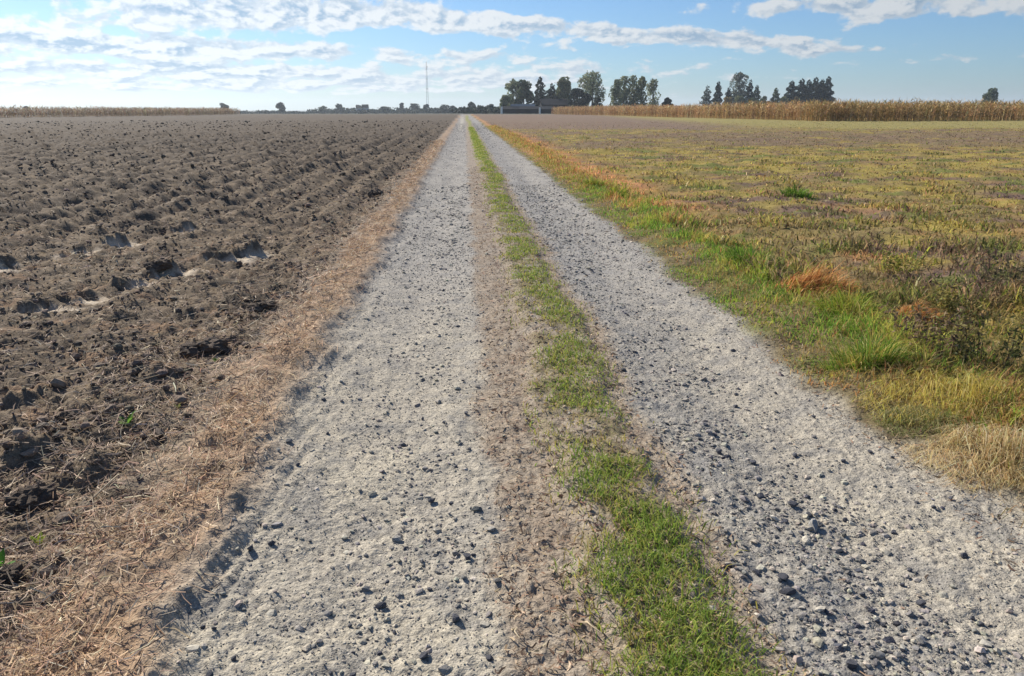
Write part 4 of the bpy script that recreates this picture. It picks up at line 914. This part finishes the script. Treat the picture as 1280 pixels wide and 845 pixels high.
# ------------------------------------------------------------------ radio mast
M_STEEL = mat_plain('mast_steel', (120, 124, 130), 0.5, 0.1); M_RED = mat_plain('mast_red', (150, 70, 62), 0.5, 0.1)
def mast():
    d = 830.0; x0, y0 = px_at(535, d); z0 = hz(x0, y0); sc = d / 968.0; top = CAM_H + (137 - 81) * sc - z0
    r = empty('radio_mast', (x0, y0, z0), 'tall slender lattice radio mast on the left horizon', 'radio mast')
    n = 14; hs = [top * .86 * i / n for i in range(n + 1)]; wd = [1.25 * (1 - .6 * i / n) for i in range(n + 1)]
    cs = [(-1, -1), (1, -1), (1, 1), (-1, 1)]
    def bars(name, L, mat):
        V, F, k = [], [], 0
        for (a, b, rad) in L:
            a, b = Vector(a), Vector(b); t = (b - a).normalized(); u = t.orthogonal().normalized(); w = t.cross(u)
            for p in (a, b):
                for s in range(4): V.append(p + (u * math.cos(s * math.pi / 2) + w * math.sin(s * math.pi / 2)) * rad)
            F += [[k + s, k + (s + 1) % 4, k + 4 + (s + 1) % 4, k + 4 + s] for s in range(4)]; k += 8
        return mesh_np(name, np.array(V), [np.array(F)], mat, None, False, r)
    for c in cs: bars('leg', [((c[0] * wd[i] , c[1] * wd[i], hs[i]), (c[0] * wd[i + 1], c[1] * wd[i + 1], hs[i + 1]), .10) for i in range(n)], M_STEEL)
    L = []
    for i in range(n):
        for q in range(4):
            a, b = cs[q], cs[(q + 1) % 4]
            L.append(((a[0] * wd[i], a[1] * wd[i], hs[i]), (b[0] * wd[i + 1], b[1] * wd[i + 1], hs[i + 1]), .05))
            L.append(((a[0] * wd[i + 1], a[1] * wd[i + 1], hs[i + 1]), (b[0] * wd[i + 1], b[1] * wd[i + 1], hs[i + 1]), .05))
    bars('bracing', L, M_STEEL)
    bars('antenna', [((0, 0, hs[-1]), (0, 0, top), .2)], M_RED)
    for f in (.5, .68, .86):
        w = 1.25 * (1 - .6 * f / .86) + .3; box_mesh('platform', (-w, -w, top * f), (w, w, top * f + .3), M_STEEL, r)
    for k in range(3):
        a = k * 2.1; o = box_mesh('panel_antenna', (-.2, -.12, -1.1), (.2, .12, 1.1), M_WHITE, r); o.location = (1.0 * math.cos(a), 1.0 * math.sin(a), top * .9); o.rotation_euler = (0, 0, a)
mast()

# ------------------------------------------------------------------ maize
def maize(name, edge, deep, h, pal, seed, rows=9, step=.24, toward=None):
    """plants along the field edge polyline and in rows behind it (to the side 'toward')"""
    rng = np.random.default_rng(seed); X, Y, E = [], [], []
    for (a, b) in zip(edge[:-1], edge[1:]):
        L = math.hypot(b[0] - a[0], b[1] - a[1]); dx, dy = (b[0] - a[0]) / L, (b[1] - a[1]) / L; nx, ny = -dy, dx
        if nx * toward[0] + ny * toward[1] < 0: nx, ny = -nx, -ny
        offs = [.75 * k for k in range(rows)] + [.75 * rows + 2.5 * k for k in range(int(deep / 2.5))]
        for k, off in enumerate(offs):
            m = int(L / (step if k < rows else step * 2.2)); s = np.linspace(0, L, m) + rng.normal(0, .05, m)
            s2 = rng.normal(0, .07, m) + off
            X.append(a[0] + dx * s + nx * s2); Y.append(a[1] + dy * s + ny * s2); E.append(np.full(m, k))
    x = np.concatenate(X); y = np.concatenate(Y); n = len(x); z = height(x, y)
    hh = h * np.clip(rng.normal(.97, .10, n) + .07 * perlin(x * .12, y * .12, 120), .65, 1.25)
    parts = []
    c = colvar(n, choose(n, pal, [1] * len(pal), rng), .16, .05, rng)
    parts.append(tri_blades(x, y, z, hh, np.full(n, .07), rng.uniform(0, .1, n), rng.uniform(0, 6.28, n), c * .95, rng))
    for q in range(10):
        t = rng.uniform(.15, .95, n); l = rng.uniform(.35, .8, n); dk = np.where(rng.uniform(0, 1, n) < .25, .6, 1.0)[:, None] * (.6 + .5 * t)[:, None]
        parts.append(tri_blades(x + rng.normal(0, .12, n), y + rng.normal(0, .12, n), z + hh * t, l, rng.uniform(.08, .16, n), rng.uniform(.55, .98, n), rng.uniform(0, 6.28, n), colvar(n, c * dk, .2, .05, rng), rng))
    V, F, C = join(parts)
    return tag(mesh_np(name, V, [F], M_DRY, C), kind='stuff')
P0 = px_at(690, 290); P1 = px_at(1046, 108); P2 = px_at(1285, 117); P3 = (P2[0] + 60, P2[1] + 8)
MZ = [(210, 168, 118), (226, 190, 142), (184, 142, 98), (202, 170, 124), (156, 126, 90)]
maize('maize_crop', [P0, P1], 40, 2.5, MZ, 31, toward=(1, .8), rows=6, step=.34)
maize('maize_crop', [P1, P2, P3], 30, 2.75, [(206, 170, 112), (184, 152, 98), (156, 134, 84), (136, 120, 74)], 32, toward=(-.1, 1), rows=8, step=.26)
Q0 = (-150, 120); Q1 = px_at(-20, 148); Q2 = px_at(150, 186); Q3 = px_at(305, 262)
maize('maize_strip', [Q0, Q1, Q2, Q3], 20, 1.95, [(190, 166, 136), (204, 182, 150), (168, 144, 118)], 33, toward=(-1, .5), rows=5, step=.4)

# ------------------------------------------------------------------ haze
def haze():
    m = bpy.data.materials.new('haze'); m.use_nodes = True; t = m.node_tree; t.nodes.clear()
    v = t.nodes.new('ShaderNodeVolumePrincipled'); v.inputs['Color'].default_value = (.80, .90, 1.0, 1); v.inputs['Density'].default_value = 0.00017; v.inputs['Anisotropy'].default_value = 0.3
    o = t.nodes.new('ShaderNodeOutputMaterial'); t.links.new(v.outputs[0], o.inputs['Volume'])
    b = box_mesh('haze', (-6200, -6200, -7.5), (6200, 6200, 75), m); tag(b, kind='stuff')
haze()
